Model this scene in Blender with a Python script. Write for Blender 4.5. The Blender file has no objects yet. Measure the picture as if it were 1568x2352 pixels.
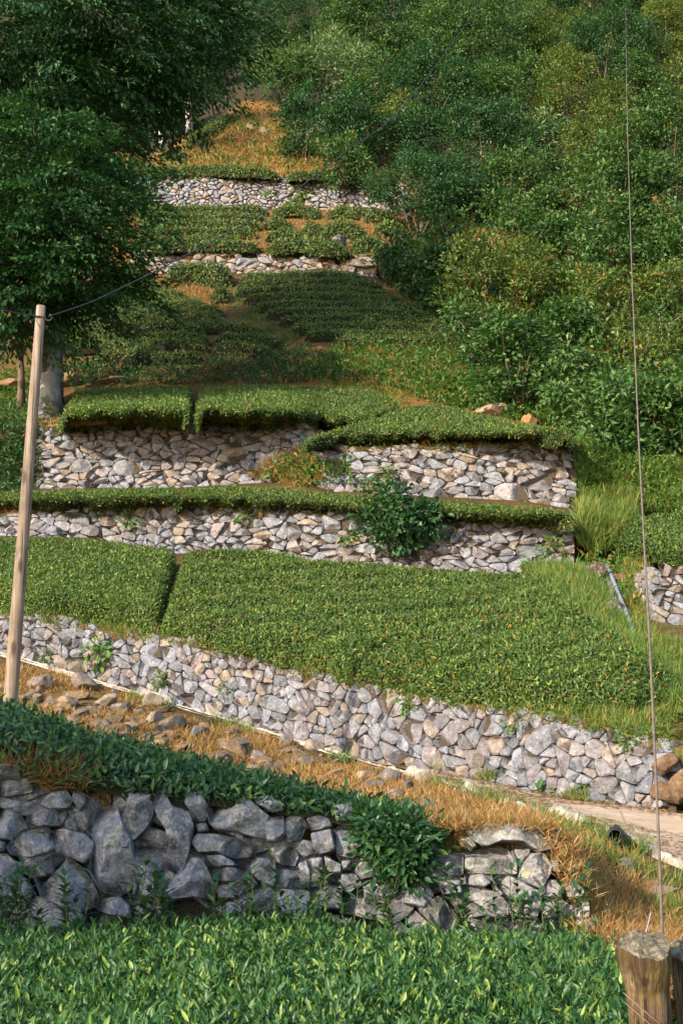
import bpy, math, random
import numpy as np
from mathutils import Vector

C = bpy.context.scene
COL = C.collection
R = math.radians
# ------------------------------------------------------------------ camera, light, exposure
PITCH = math.atan(564 / 3267.0)          # camera looks slightly uphill
cam_d = bpy.data.cameras.new('camera')
cam = bpy.data.objects.new('camera', cam_d)
COL.objects.link(cam)
cam_d.sensor_fit = 'VERTICAL'
cam_d.sensor_height = 36.0
cam_d.lens = 50.0
cam_d.clip_start = 0.1
cam_d.clip_end = 2000.0
cam.location = (0, 0, 0)
cam.rotation_euler = (math.pi / 2 + PITCH, 0, 0)
C.camera = cam

SUN_EL = R(25)
SUN_TRAVEL = Vector((0.70 * math.cos(SUN_EL), 0.714 * math.cos(SUN_EL), -math.sin(SUN_EL))).normalized()
sun_d = bpy.data.lights.new('sun', 'SUN')
sun_d.energy = 3.6
sun_d.angle = R(0.6)
sun_d.color = (1.0, 0.86, 0.67)
sun = bpy.data.objects.new('sun', sun_d)
COL.objects.link(sun)
sun.rotation_euler = SUN_TRAVEL.to_track_quat('-Z', 'Y').to_euler()
W = bpy.data.worlds.new('World')
C.world = W
W.use_nodes = True
nt = W.node_tree
sky = nt.nodes.new('ShaderNodeTexSky')
sky.sky_type = 'NISHITA'
sky.sun_disc = False
sky.sun_elevation = SUN_EL
sky.sun_rotation = math.atan2(-SUN_TRAVEL.x, -SUN_TRAVEL.y)
bg = nt.nodes['Background']
nt.links.new(sky.outputs[0], bg.inputs[0])
bg.inputs[1].default_value = 0.15
C.view_settings.view_transform = 'Standard'
C.view_settings.look = 'None'
C.view_settings.exposure = 1.35
C.view_settings.gamma = 1.0
C.view_settings.use_curve_mapping = False
C.cycles.max_bounces = 5
C.cycles.diffuse_bounces = 3
C.cycles.transmission_bounces = 3
C.cycles.glossy_bounces = 2
C.cycles.use_denoising = True

# ------------------------------------------------------------------ small maths helpers
cT, sT = math.cos(PITCH), math.sin(PITCH)
F, CX, CY = 3267.0, 784.0, 1176.0

def at(x, y, Y):
    """a point of the place, from its bearing (measured on a 1568 x 2352 plan of the view) and its distance Y"""
    x, y, Y = np.broadcast_arrays(np.asarray(x, float), np.asarray(y, float), np.asarray(Y, float))
    u, v = (x - CX) / F, (CY - y) / F
    s = Y / (cT - v * sT)
    return np.stack([u * s, Y, s * (sT + v * cT)], -1)

def bearing(P):
    P = np.asarray(P, float)
    f = P[..., 1] * cT + P[..., 2] * sT
    return CX + F * P[..., 0] / f, CY - F * (-P[..., 1] * sT + P[..., 2] * cT) / f

def nrm(v):
    return v / np.maximum(np.linalg.norm(v, axis=-1, keepdims=True), 1e-9)

def _h(ix, iy, iz, seed):
    n = (ix * 374761393 + iy * 668265263 + iz * 2147483647 + seed * 974711) & 0xFFFFFFFF
    n = ((n ^ (n >> 13)) * 1274126177) & 0xFFFFFFFF
    n = n ^ (n >> 16)
    return (n & 0xFFFFFF) / float(0xFFFFFF)

def vnoise(P, freq=1.0, seed=0, octv=1):
    P = np.asarray(P, float)
    out = np.zeros(P.shape[:-1]); a = 1.0; tot = 0
    for o in range(octv):
        q = P * freq * (2 ** o) + 137.3
        i = np.floor(q).astype(np.int64); f = q - i
        f = f * f * (3 - 2 * f)
        r = 0
        for dx in (0, 1):
            for dy in (0, 1):
                for dz in (0, 1):
                    w = (f[..., 0] if dx else 1 - f[..., 0]) * (f[..., 1] if dy else 1 - f[..., 1]) * (f[..., 2] if dz else 1 - f[..., 2])
                    r = r + w * _h(i[..., 0] + dx, i[..., 1] + dy, i[..., 2] + dz, seed + o * 17)
        out += a * (r * 2 - 1); tot += a; a *= 0.5
    return out / tot

# ------------------------------------------------------------------ mesh + object helpers
def thing(name, label, cat, loc=(0, 0, 0), group=None):
    o = bpy.data.objects.new(name, None)
    COL.objects.link(o)
    o.location = tuple(float(c) for c in loc)
    o.empty_display_size = 0.2
    o['label'] = label
    o['category'] = cat
    if group: o['group'] = group
    return o

def tag(o, label, cat, group=None, kind=None):
    o['label'] = label
    o['category'] = cat
    if group: o['group'] = group
    if kind: o['kind'] = kind
    return o

def mk(name, V, T, mat, parent=None, col=None, smooth=False, origin=None):
    """one mesh object from world-space vertices and triangles"""
    V = np.asarray(V, np.float32).reshape(-1, 3)
    T = np.asarray(T, np.int32).reshape(-1, 3)
    if parent is not None:
        par = parent; off = np.zeros(3)
        while par is not None:
            off = off + np.array(par.location); par = par.parent
        V = V - off.astype(np.float32)
    elif origin is not None:
        V = V - np.asarray(origin, np.float32)
    me = bpy.data.meshes.new(name)
    me.vertices.add(len(V)); me.vertices.foreach_set('co', V.ravel())
    me.loops.add(T.size); me.loops.foreach_set('vertex_index', T.ravel())
    me.polygons.add(len(T))
    me.polygons.foreach_set('loop_start', np.arange(0, T.size, 3, dtype=np.int32))
    me.polygons.foreach_set('use_smooth', np.full(len(T), smooth, dtype=bool))
    if col is not None:
        a = me.attributes.new('tint', 'FLOAT_COLOR', 'POINT')
        c = np.ones((len(V), 4), np.float32); c[:, :col.shape[1]] = col
        a.data.foreach_set('color', c.ravel())
    me.update(calc_edges=True)
    me.validate()
    me.materials.append(mat)
    o = bpy.data.objects.new(name, me)
    COL.objects.link(o)
    if parent is not None: o.parent = parent
    elif origin is not None: o.location = tuple(float(c) for c in origin)
    return o

class MB:
    """collects pieces of one mesh"""
    def __init__(s): s.V = []; s.T = []; s.K = []; s.n = 0
    def add(s, V, T, col=None):
        V = np.asarray(V, float).reshape(-1, 3)
        s.V.append(V); s.T.append(np.asarray(T, int).reshape(-1, 3) + s.n); s.n += len(V)
        if col is None: col = np.zeros((len(V), 3))
        col = np.asarray(col, float)
        if col.ndim == 1: col = np.repeat(col[None], len(V), 0)
        s.K.append(col[:, :3])
    def build(s, name, mat, parent=None, smooth=False, origin=None):
        return mk(name, np.concatenate(s.V), np.concatenate(s.T), mat, parent, np.concatenate(s.K), smooth, origin)

def grid_tris(n, m):
    i, j = np.meshgrid(np.arange(n - 1), np.arange(m - 1), indexing='ij')
    a = (i * m + j).ravel(); b = a + 1; c = a + m; d = c + 1
    return np.concatenate([np.stack([a, c, b], 1), np.stack([b, c, d], 1)])

def tube(P, rad, n=8, cap=True, wob=0.0, seed=0):
    P = np.asarray(P, float); k = len(P)
    rad = np.broadcast_to(np.asarray(rad, float), (k,))
    t = np.gradient(P, axis=0); t = nrm(t)
    ref = np.array([0.0, 1, 0.05]) if abs(t[0][2]) > 0.6 else np.array([0.0, 0.05, 1])
    a = nrm(np.cross(t, ref)); b = np.cross(t, a)
    th = np.linspace(0, 2 * np.pi, n, endpoint=False)
    ring = np.cos(th)[None, :, None] * a[:, None] + np.sin(th)[None, :, None] * b[:, None]
    rr = rad[:, None]
    if wob:
        rr = rr * (1 + wob * vnoise(P[:, None] * 1.0 + ring * 0.3, 4.0, seed, 2))
    V = P[:, None] + ring * (rr[..., None] if np.ndim(rr) == 2 else rr)
    i, j = np.meshgrid(np.arange(k - 1), np.arange(n), indexing='ij')
    p = (i * n + j).ravel(); q = (i * n + (j + 1) % n).ravel()
    T = np.concatenate([np.stack([p, q, p + n], 1), np.stack([q, q + n, p + n], 1)])
    V = V.reshape(-1, 3)
    if cap:
        V = np.concatenate([V, P[:1], P[-1:]])
        j = np.arange(n); e = (k - 1) * n
        T = np.concatenate([T, np.stack([(j + 1) % n, j, np.full(n, k * n)], 1),
                            np.stack([e + j, e + (j + 1) % n, np.full(n, k * n + 1)], 1)])
    return V, T

def bend(a, b, k=6, sag=0.0, wob=0.0, rng=None):
    a, b = np.asarray(a, float), np.asarray(b, float)
    t = np.linspace(0, 1, k)[:, None]
    P = a + (b - a) * t
    P[:, 2] -= sag * 4 * (t * (1 - t))[:, 0]
    if wob and rng is not None:
        P[1:-1] += rng.normal(0, wob, (k - 2, 3))
    return P

# ------------------------------------------------------------------ leaves
def leaves(pos, d, side, ln, wd, fold=0.25, curve=0.0, segs=1):
    """n leaves as folded blades; returns vertices, triangles, vertices per leaf"""
    n = len(pos)
    d = nrm(d); side = nrm(side - d * np.sum(side * d, -1, keepdims=True)); up = np.cross(side, d)
    ln = np.broadcast_to(ln, (n,))[:, None]; wd = np.broadcast_to(wd, (n,))[:, None]
    cv = np.broadcast_to(curve, (n,))[:, None]
    def ax(t): return pos + d * ln * t - up * ln * cv * t * t
    hw = wd * 0.5; fu = up * hw * fold
    if segs == 1:
        m = ax(0.45)
        V = np.stack([pos, m + side * hw + fu, ax(1.0), m - side * hw + fu], 1)
        T0 = np.array([[0, 1, 2], [0, 2, 3]])
    else:
        m1, m2 = ax(0.3), ax(0.66)
        V = np.stack([pos, m1 + side * hw * 0.95 + fu, m1, m1 - side * hw * 0.95 + fu,
                      m2 + side * hw * 0.85 + fu, m2, m2 - side * hw * 0.85 + fu, ax(1.0)], 1)
        T0 = np.array([[0, 1, 2], [0, 2, 3], [1, 4, 5], [1, 5, 2], [2, 5, 6], [2, 6, 3], [4, 7, 5], [5, 7, 6]])
    k = V.shape[1]
    T = (T0[None] + (np.arange(n) * k)[:, None, None]).reshape(-1, 3)
    return V.reshape(-1, 3), T, k

def leaf_mesh(pos, d, side, ln, wd, col, **kw):
    V, T, k = leaves(pos, d, side, ln, wd, **kw)
    return V, T, np.repeat(col, k, 0)

# ------------------------------------------------------------------ node helpers / materials
def newmat(name):
    m = bpy.data.materials.new(name); m.use_nodes = True
    n = m.node_tree; n.nodes.clear()
    return m, n

def nd(n, typ, **kw):
    x = n.nodes.new(typ)
    for k, v in kw.items():
        if k.startswith('i_'): x.inputs[int(k[2:]) if k[2:].isdigit() else k[2:].replace('_', ' ')].default_value = v
        else: setattr(x, k, v)
    return x

def ramp(n, stops, fac):
    r = n.nodes.new('ShaderNodeValToRGB')
    e = r.color_ramp.elements
    while len(e) < len(stops): e.new(0.5)
    for el, (p, c) in zip(e, stops):
        el.position = p; el.color = (*c, 1) if len(c) == 3 else c
    n.links.new(fac, r.inputs[0])
    return r.outputs[0]

def mix(n, fac, a, b, typ='MIX'):
    x = n.nodes.new('ShaderNodeMix'); x.data_type = 'RGBA'; x.blend_type = typ
    for k, v in ((0, fac), (6, a), (7, b)):
        if isinstance(v, (int, float)): x.inputs[k].default_value = v
        elif isinstance(v, tuple): x.inputs[k].default_value = (*v, 1) if len(v) == 3 else v
        else: n.links.new(v, x.inputs[k])
    return x.outputs[2]

def mmath(n, op, a, b=0.0):
    x = n.nodes.new('ShaderNodeMath'); x.operation = op
    for k, v in ((0, a), (1, b)):
        if isinstance(v, (int, float)): x.inputs[k].default_value = v
        else: n.links.new(v, x.inputs[k])
    return x.outputs[0]

def noise(n, scale, detail=4, rough=0.6, coord=None, dist=0.0):
    x = nd(n, 'ShaderNodeTexNoise'); x.inputs['Scale'].default_value = scale
    x.inputs['Detail'].default_value = detail; x.inputs['Roughness'].default_value = rough
    x.inputs['Distortion'].default_value = dist
    if coord is not None: n.links.new(coord, x.inputs['Vector'])
    return x.outputs['Fac']

def world_pos(n):
    return n.nodes.new('ShaderNodeNewGeometry').outputs['Position']

def finish(n, color, rough=0.9, spec=0.3, bump=None, bstr=0.4, bdist=0.02):
    b = n.nodes.new('ShaderNodeBsdfPrincipled'); o = n.nodes.new('ShaderNodeOutputMaterial')
    if isinstance(color, tuple): b.inputs['Base Color'].default_value = (*color, 1)
    else: n.links.new(color, b.inputs['Base Color'])
    if isinstance(rough, (int, float)): b.inputs['Roughness'].default_value = rough
    else: n.links.new(rough, b.inputs['Roughness'])
    b.inputs['Specular IOR Level'].default_value = spec
    if bump is not None:
        k = n.nodes.new('ShaderNodeBump'); k.inputs['Strength'].default_value = bstr; k.inputs['Distance'].default_value = bdist
        n.links.new(bump, k.inputs['Height']); n.links.new(k.outputs[0], b.inputs['Normal'])
    n.links.new(b.outputs[0], o.inputs[0])
    return b, o

def leaf_mat(name, dark, mid, young, dead=(0.32, 0.12, 0.02), trans=0.28, rough=0.5, spec=0.35, patch=1.2):
    m, n = newmat(name)
    at_ = nd(n, 'ShaderNodeAttribute', attribute_name='tint')
    sep = n.nodes.new('ShaderNodeSeparateColor'); n.links.new(at_.outputs['Color'], sep.inputs[0])
    pn = noise(n, patch, 2, 0.5, world_pos(n))
    tone = mmath(n, 'ADD', mmath(n, 'MULTIPLY', sep.outputs[0], 0.75), mmath(n, 'MULTIPLY', pn, 0.7))
    tone = mmath(n, 'SUBTRACT', tone, 0.22)
    c = ramp(n, [(0.0, dark), (1.0, mid)], tone)
    c = mix(n, sep.outputs[1], c, young)
    c = mix(n, sep.outputs[2], c, dead)
    b = n.nodes.new('ShaderNodeBsdfPrincipled'); n.links.new(c, b.inputs['Base Color'])
    b.inputs['Roughness'].default_value = rough; b.inputs['Specular IOR Level'].default_value = spec
    t = n.nodes.new('ShaderNodeBsdfTranslucent')
    tc = mix(n, 1.0, c, (1.5, 1.55, 0.7), 'MULTIPLY'); n.links.new(tc, t.inputs[0])
    ms = n.nodes.new('ShaderNodeMixShader'); ms.inputs[0].default_value = trans
    n.links.new(b.outputs[0], ms.inputs[1]); n.links.new(t.outputs[0], ms.inputs[2])
    o = n.nodes.new('ShaderNodeOutputMaterial'); n.links.new(ms.outputs[0], o.inputs[0])
    return m

M = {}
M['tea'] = leaf_mat('tea_leaf', (0.026, 0.066, 0.014), (0.105, 0.170, 0.034), (0.26, 0.31, 0.06), (0.30, 0.13, 0.02))
M['tea_near'] = leaf_mat('tea_leaf_young', (0.016, 0.062, 0.018), (0.060, 0.145, 0.034), (0.23, 0.31, 0.06), trans=0.25, rough=0.48, spec=0.4)
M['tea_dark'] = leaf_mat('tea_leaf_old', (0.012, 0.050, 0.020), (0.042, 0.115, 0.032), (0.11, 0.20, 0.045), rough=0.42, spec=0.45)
M['row'] = leaf_mat('tea_leaf_row', (0.026, 0.066, 0.016), (0.115, 0.175, 0.036), (0.24, 0.28, 0.06), (0.28, 0.12, 0.02))
M['beech'] = leaf_mat('beech_leaf', (0.010, 0.044, 0.014), (0.034, 0.104, 0.026), (0.085, 0.18, 0.05), trans=0.22)
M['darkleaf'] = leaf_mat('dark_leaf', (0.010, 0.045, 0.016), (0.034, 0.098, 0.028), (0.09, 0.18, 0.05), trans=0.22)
M['shrub'] = leaf_mat('shrub_leaf', (0.013, 0.052, 0.015), (0.066, 0.148, 0.030), (0.19, 0.27, 0.065), (0.33, 0.13, 0.015), trans=0.25)
M['olive'] = leaf_mat('olive_leaf', (0.026, 0.062, 0.014), (0.100, 0.160, 0.028), (0.24, 0.28, 0.05), (0.34, 0.14, 0.02), trans=0.25)
M['pale'] = leaf_mat('pale_leaf', (0.022, 0.068, 0.022), (0.09, 0.175, 0.05), (0.32, 0.37, 0.18), trans=0.25)
M['fern'] = leaf_mat('fern_leaf', (0.04, 0.10, 0.015), (0.11, 0.19, 0.03), (0.20, 0.26, 0.05), trans=0.35, rough=0.6)
M['herb'] = leaf_mat('herb_leaf', (0.035, 0.10, 0.02), (0.08, 0.17, 0.03), (0.17, 0.26, 0.05), (0.34, 0.13, 0.03), trans=0.3)
M['grass'] = leaf_mat('green_grass', (0.05, 0.11, 0.018), (0.12, 0.20, 0.035), (0.24, 0.27, 0.07), (0.42, 0.24, 0.06), trans=0.3, rough=0.6)
M['dry'] = leaf_mat('dry_grass', (0.14, 0.075, 0.022), (0.36, 0.168, 0.045), (0.10, 0.15, 0.03), (0.46, 0.33, 0.15), trans=0.2, rough=0.7)

def mat_core(name, c1, c2):
    m, n = newmat(name); p = world_pos(n)
    c = mix(n, noise(n, 9, 3, 0.7, p), c1, c2)
    finish(n, c, 0.95, 0.1, noise(n, 30, 2, 0.6, p), 0.8, 0.05)
    return m
M['core'] = mat_core('tea_twigs', (0.010, 0.012, 0.006), (0.026, 0.026, 0.014))
M['soilcore'] = mat_core('packed_earth', (0.03, 0.024, 0.018), (0.10, 0.078, 0.055))

def mat_stone(name, scale=1.0, lichen=0.5, warm=0.3, bstr=0.5, moss=0.0, crust=0.0):
    m, n = newmat(name); p = world_pos(n)
    at_ = nd(n, 'ShaderNodeAttribute', attribute_name='tint')
    n1 = noise(n, 7 * scale, 7, 0.75, p)
    n2 = noise(n, 22 * scale, 5, 0.7, p)
    n3 = noise(n, 1.7 * scale, 3, 0.6, p)
    c = mix(n, ramp(n, [(0.3, (0, 0, 0)), (0.7, (1, 1, 1))], n1), (0.50, 0.50, 0.52), (1.42, 1.40, 1.38))
    c = mix(n, 1.0, at_.outputs['Color'], c, 'MULTIPLY')
    c = mix(n, ramp(n, [(0.35, (0, 0, 0)), (0.75, (1, 1, 1))], n2), mix(n, 1.0, c, (0.55, 0.55, 0.57), 'MULTIPLY'), c)
    wf = mmath(n, 'MULTIPLY', ramp(n, [(0.5, (0, 0, 0)), (0.68, (1, 1, 1))], n3), warm)
    c = mix(n, wf, c, (0.36, 0.22, 0.11))
    vo = nd(n, 'ShaderNodeTexVoronoi'); vo.inputs['Scale'].default_value = 14 * scale
    n.links.new(p, vo.inputs['Vector'])
    lf = mmath(n, 'MULTIPLY', ramp(n, [(0.18, (1, 1, 1)), (0.32, (0, 0, 0))], vo.outputs['Distance']), ramp(n, [(0.5, (0, 0, 0)), (0.62, (1, 1, 1))], n1))
    c = mix(n, mmath(n, 'MULTIPLY', lf, lichen), c, (0.55, 0.55, 0.50))
    if crust:
        cn = noise(n, 9, 6, 0.8, p); cf = ramp(n, [(0.52, (0, 0, 0)), (0.58, (1, 1, 1))], cn)
        c = mix(n, mmath(n, 'MULTIPLY', cf, crust), c, (0.50, 0.50, 0.46))
        yn = ramp(n, [(0.66, (0, 0, 0)), (0.69, (1, 1, 1))], noise(n, 4.5, 5, 0.7, p)); c = mix(n, mmath(n, 'MULTIPLY', yn, crust), c, (0.40, 0.38, 0.12))
        dn = ramp(n, [(0.56, (0, 0, 0)), (0.64, (1, 1, 1))], noise(n, 3.1, 6, 0.75, p, 0.5)); c = mix(n, mmath(n, 'MULTIPLY', dn, 0.6), c, (0.06, 0.06, 0.062))
    if moss:
        mf = mmath(n, 'MULTIPLY', ramp(n, [(0.52, (0, 0, 0)), (0.60, (1, 1, 1))], noise(n, 2.3 * scale, 5, 0.75, p)), moss)
        c = mix(n, mf, c, (0.045, 0.055, 0.016))
    h = mmath(n, 'ADD', n2, mmath(n, 'MULTIPLY', n1, 2.0))
    finish(n, c, 0.92, 0.25, h, bstr, 0.028 / scale ** 0.5)
    return m
M['stone'] = mat_stone('wall_stone', 1.0, 0.6, 0.22, 1.0)
M['stone_far'] = mat_stone('wall_stone_far', 0.7, 0.35, 0.2)
M['stone_near'] = mat_stone('boulder_stone', 2.2, 0.8, 0.10, 1.0, 0.7, 0.55)
M['rock'] = mat_stone('warm_rock', 1.6, 0.35, 0.55, 0.8, 0.35)

def mat_bark(name, c1, c2, sx=14, sz=2.0, moss=0.0, knots=False):
    m, n = newmat(name)
    tc = n.nodes.new('ShaderNodeTexCoord'); mp = n.nodes.new('ShaderNodeMapping')
    mp.inputs['Scale'].default_value = (sx, sx, sz); n.links.new(tc.outputs['Object'], mp.inputs['Vector'])
    g = noise(n, 1.0, 6, 0.65, mp.outputs[0])
    c = mix(n, ramp(n, [(0.3, (0, 0, 0)), (0.7, (1, 1, 1))], g), c1, c2)
    big = noise(n, 1.3, 4, 0.6, tc.outputs['Object'])
    c = mix(n, ramp(n, [(0.45, (0, 0, 0)), (0.62, (1, 1, 1))], big), c, mix(n, 1.0, c, (0.6, 0.58, 0.55), 'MULTIPLY'))
    if knots:
        vk = nd(n, 'ShaderNodeTexVoronoi'); mk_ = n.nodes.new('ShaderNodeMapping'); mk_.inputs['Scale'].default_value = (5, 5, 1.6); n.links.new(tc.outputs['Object'], mk_.inputs['Vector']); n.links.new(mk_.outputs[0], vk.inputs['Vector']); vk.inputs['Scale'].default_value = 1.0
        c = mix(n, ramp(n, [(0.10, (1, 1, 1)), (0.22, (0, 0, 0))], vk.outputs['Distance']), c, (0.07, 0.05, 0.035))
        mc = n.nodes.new('ShaderNodeMapping'); mc.inputs['Scale'].default_value = (55, 55, 0.7); n.links.new(tc.outputs['Object'], mc.inputs['Vector'])
        c = mix(n, ramp(n, [(0.34, (1, 1, 1)), (0.40, (0, 0, 0))], noise(n, 1.0, 3, 0.5, mc.outputs[0])), c, (0.05, 0.035, 0.025))
    if moss:
        sx_ = n.nodes.new('ShaderNodeSeparateXYZ'); n.links.new(tc.outputs['Object'], sx_.inputs[0])
        low = ramp(n, [(0.0, (1, 1, 1)), (0.5, (0, 0, 0))], mmath(n, 'MULTIPLY', sx_.outputs[2], 0.5))
        mf = mmath(n, 'MULTIPLY', low, ramp(n, [(0.42, (0, 0, 0)), (0.5, (1, 1, 1))], noise(n, 2.2, 4, 0.7, tc.outputs['Object'])))
        c = mix(n, mmath(n, 'MULTIPLY', mf, moss), c, (0.04, 0.05, 0.012))
    finish(n, c, 0.85, 0.25, g, 0.6, 0.02)
    return m
M['pole'] = mat_bark('weathered_pole', (0.12, 0.085, 0.06), (0.33, 0.26, 0.20), 26, 1.2, 0.0, True)
M['beechbark'] = mat_bark('beech_bark', (0.22, 0.21, 0.20), (0.36, 0.34, 0.32), 5, 2.5, 0.9)
M['bark'] = mat_bark('brown_bark', (0.06, 0.045, 0.03), (0.18, 0.14, 0.10), 18, 3)
M['greybark'] = mat_bark('grey_bark', (0.16, 0.14, 0.12), (0.36, 0.33, 0.29), 9, 5)
M['birch'] = mat_bark('birch_bark', (0.20, 0.17, 0.14), (0.62, 0.56, 0.50), 4, 9)

def mat_simple(name, c1, c2, scale=8, rough=0.9, bstr=0.3, spec=0.3):
    m, n = newmat(name); p = world_pos(n)
    g = noise(n, scale, 6, 0.65, p)
    c = mix(n, ramp(n, [(0.3, (0, 0, 0)), (0.7, (1, 1, 1))], g), c1, c2)
    finish(n, c, rough, spec, noise(n, scale * 4, 4, 0.6, p), bstr, 0.01)
    return m
M['cable'] = mat_simple('steel_cable', (0.10, 0.075, 0.06), (0.20, 0.15, 0.12), 20, 0.6)
M['wire'] = mat_simple('black_wire', (0.015, 0.016, 0.02), (0.04, 0.042, 0.05), 20, 0.5)
M['bluepipe'] = mat_simple('blue_hose', (0.16, 0.18, 0.26), (0.26, 0.29, 0.38), 6, 0.5)
M['black'] = mat_simple('black_plastic', (0.012, 0.012, 0.013), (0.03, 0.03, 0.032), 6, 0.5)
M['water'] = mat_simple('stream_water', (0.10, 0.075, 0.05), (0.35, 0.32, 0.28), 6, 0.12, 0.5, 0.6)
M['concrete'] = mat_simple('kerb_concrete', (0.15, 0.12, 0.085), (0.50, 0.46, 0.40), 7, 0.95, 0.5)
# ------------------------------------------------------------------ the hillside: contour lines from the valley up
def _z2y(lst):
    out = []
    for x, Y, z in lst:
        y = bearing(np.array([0, Y, z]))[1]
        out.append((x, float(y), Y))
    return out

CT = {}
CT['FB'] = _z2y([(-600, 10.1, -1.75), (900, 10.1, -1.75), (1000, 9.95, -1.75), (1300, 9.6, -1.72), (1360, 9.1, -1.70), (1568, 8.2, -1.66), (2200, 7.4, -1.6)])
CT['FT'] = [(-400, 1700, 10.7), (0, 1745, 10.6), (100, 1765, 10.6), (200, 1790, 10.6), (330, 1790, 10.6), (480, 1815, 10.6), (640, 1835, 10.6), (780, 1868, 10.6),
            (900, 1890, 10.55), (1000, 1900, 10.5), (1060, 1905, 10.45), (1250, 1908, 10.35), (1290, 1960, 10.25), (1350, 2130, 9.7), (1400, 2190, 9.2), (1568, 2240, 8.6), (2000, 2330, 7.9)]
CT['HB'] = [(-400, 1600, 12.6), (0, 1698, 12.5), (200, 1765, 12.5), (500, 1828, 12.5), (700, 1875, 12.3), (900, 1900, 12), (1000, 1893, 11.8), (1060, 1885, 11.8),
            (1200, 1885, 12), (1300, 1930, 12), (1350, 2010, 11.6), (1450, 2090, 11), (1568, 2150, 10.4), (2000, 2270, 9.5)]
CT['RB'] = [(-400, 1620, 20), (0, 1690, 19.5), (300, 1765, 18.5), (600, 1830, 17), (900, 1875, 15), (1000, 1868, 14), (1200, 1873, 13.3), (1300, 1905, 13.2), (1350, 1955, 12.9),
            (1450, 2020, 12.3), (1568, 2070, 11.6), (2000, 2200, 10.4)]
_KO = [(-400, 1390, 27), (0, 1503, 24), (50, 1515, 23.7), (300, 1590, 22.2), (500, 1650, 21), (700, 1710, 19.6), (850, 1757, 18.3), (1000, 1795, 17), (1200, 1855, 15.6),
       (1340, 1895, 14.7), (1450, 1940, 14), (1568, 1995, 13.3), (2000, 2190, 11.5)]
CT['KO'] = [(x, y + 14, Y) for x, y, Y in _KO]
CT['KI'] = [(x, y - 2, Y + 0.42) for x, y, Y in _KO]
CT['RF'] = [(-400, 1430, 31), (0, 1532, 28), (50, 1540, 27.7), (300, 1605, 26.2), (600, 1687, 24.2), (850, 1752, 22.3), (950, 1772, 21.5), (1100, 1797, 20.5), (1300, 1840, 19),
            (1450, 1856, 18.2), (1568, 1872, 17.6), (2000, 1930, 15)]
_gt = [(-400, 1330), (0, 1420), (60, 1410), (110, 1412), (150, 1425), (250, 1455), (450, 1475), (600, 1510), (700, 1542), (900, 1590), (1100, 1622), (1300, 1652), (1450, 1680), (1530, 1712), (1568, 1722), (2000, 1800)]
_rfY = lambda x: float(np.interp(x, [p[0] for p in CT['RF']], [p[2] for p in CT['RF']]))
CT['GT'] = [(x, y, _rfY(x) + 0.35) for x, y in _gt]
CT['AB'] = [(-400, 1190, 34), (0, 1230, 33), (200, 1234, 32.6), (400, 1270, 32), (600, 1283, 31.4), (800, 1297, 30.8), (1000, 1310, 30.2), (1170, 1318, 29.7), (1300, 1292, 29.6),
            (1400, 1300, 29.5), (1568, 1330, 28), (2000, 1400, 26)]
CT['AT'] = [(-400, 1150, 34.4), (0, 1182, 33.3), (100, 1168, 33.1), (400, 1165, 32.3), (600, 1175, 31.7), (800, 1183, 31.1), (1050, 1200, 30.4), (1310, 1208, 29.9), (1400, 1225, 30.2), (1568, 1250, 30), (2000, 1300, 29)]
CT['BB'] = [(-400, 1085, 36), (0, 1122, 35.2), (90, 1122, 35), (400, 1120, 34.5), (600, 1108, 34.2), (690, 1105, 33.6), (760, 1127, 33.2), (1000, 1140, 32.7), (1200, 1150, 32.2),
            (1325, 1170, 31.8), (1400, 1180, 31.9), (1568, 1190, 31.5), (2000, 1230, 31)]
CT['BT'] = [(-400, 980, 36.5), (0, 1000, 35.7), (90, 982, 35.5), (200, 968, 35.3), (400, 964, 35), (600, 965, 34.7), (690, 975, 34.4), (740, 1020, 34.0), (800, 1030, 33.6),
            (1000, 1026, 33.2), (1200, 1020, 32.7), (1325, 1018, 32.3), (1400, 1060, 33), (1568, 1080, 33), (2000, 1080, 33)]
CT['SB'] = [(-400, 920, 42), (0, 935, 41), (200, 930, 40.5), (400, 925, 40), (600, 920, 39.5), (800, 920, 39), (900, 935, 38), (1000, 955, 37.5), (1200, 985, 36.5), (1325, 1005, 36),
            (1400, 1020, 36), (1568, 1030, 36), (2000, 1030, 36)]
CT['CB'] = [(-400, 640, 52), (0, 635, 52), (300, 625, 52), (600, 626, 51.5), (850, 630, 50), (1000, 700, 47), (1200, 800, 43), (1400, 860, 41), (1568, 880, 40), (2000, 900, 40)]
CT['CT'] = [(-400, 590, 52.3), (0, 585, 52.3), (300, 574, 52.3), (600, 580, 51.8), (850, 588, 50.5), (1000, 660, 47.6), (1200, 760, 44), (1400, 820, 42), (1568, 840, 41), (2000, 860, 41)]
CT['DB'] = [(-400, 470, 60), (300, 470, 60), (500, 474, 59.5), (700, 480, 59), (920, 484, 57), (1000, 560, 53), (1200, 640, 50), (1400, 680, 48), (1568, 700, 47), (2000, 720, 47)]
CT['DT'] = [(-400, 400, 60.3), (300, 410, 60.3), (600, 407, 60), (920, 417, 57.5), (1000, 500, 54), (1200, 560, 52), (1400, 600, 50), (1568, 620, 49), (2000, 640, 49)]
CT['HT'] = [(-400, 330, 70), (200, 340, 70), (370, 345, 68), (450, 300, 70), (560, 228, 74), (640, 232, 73), (750, 300, 68), (900, 330, 64), (1000, 380, 62), (1200, 420, 60), (1400, 440, 58), (1568, 450, 57), (2000, 460, 57)]
CT['FH'] = [(-400, 100, 105), (300, 110, 105), (600, 90, 108), (900, 100, 100), (1568, 110, 96), (2000, 110, 96)]
CT['FE'] = [(-400, -260, 165), (2000, -260, 165)]
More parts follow.
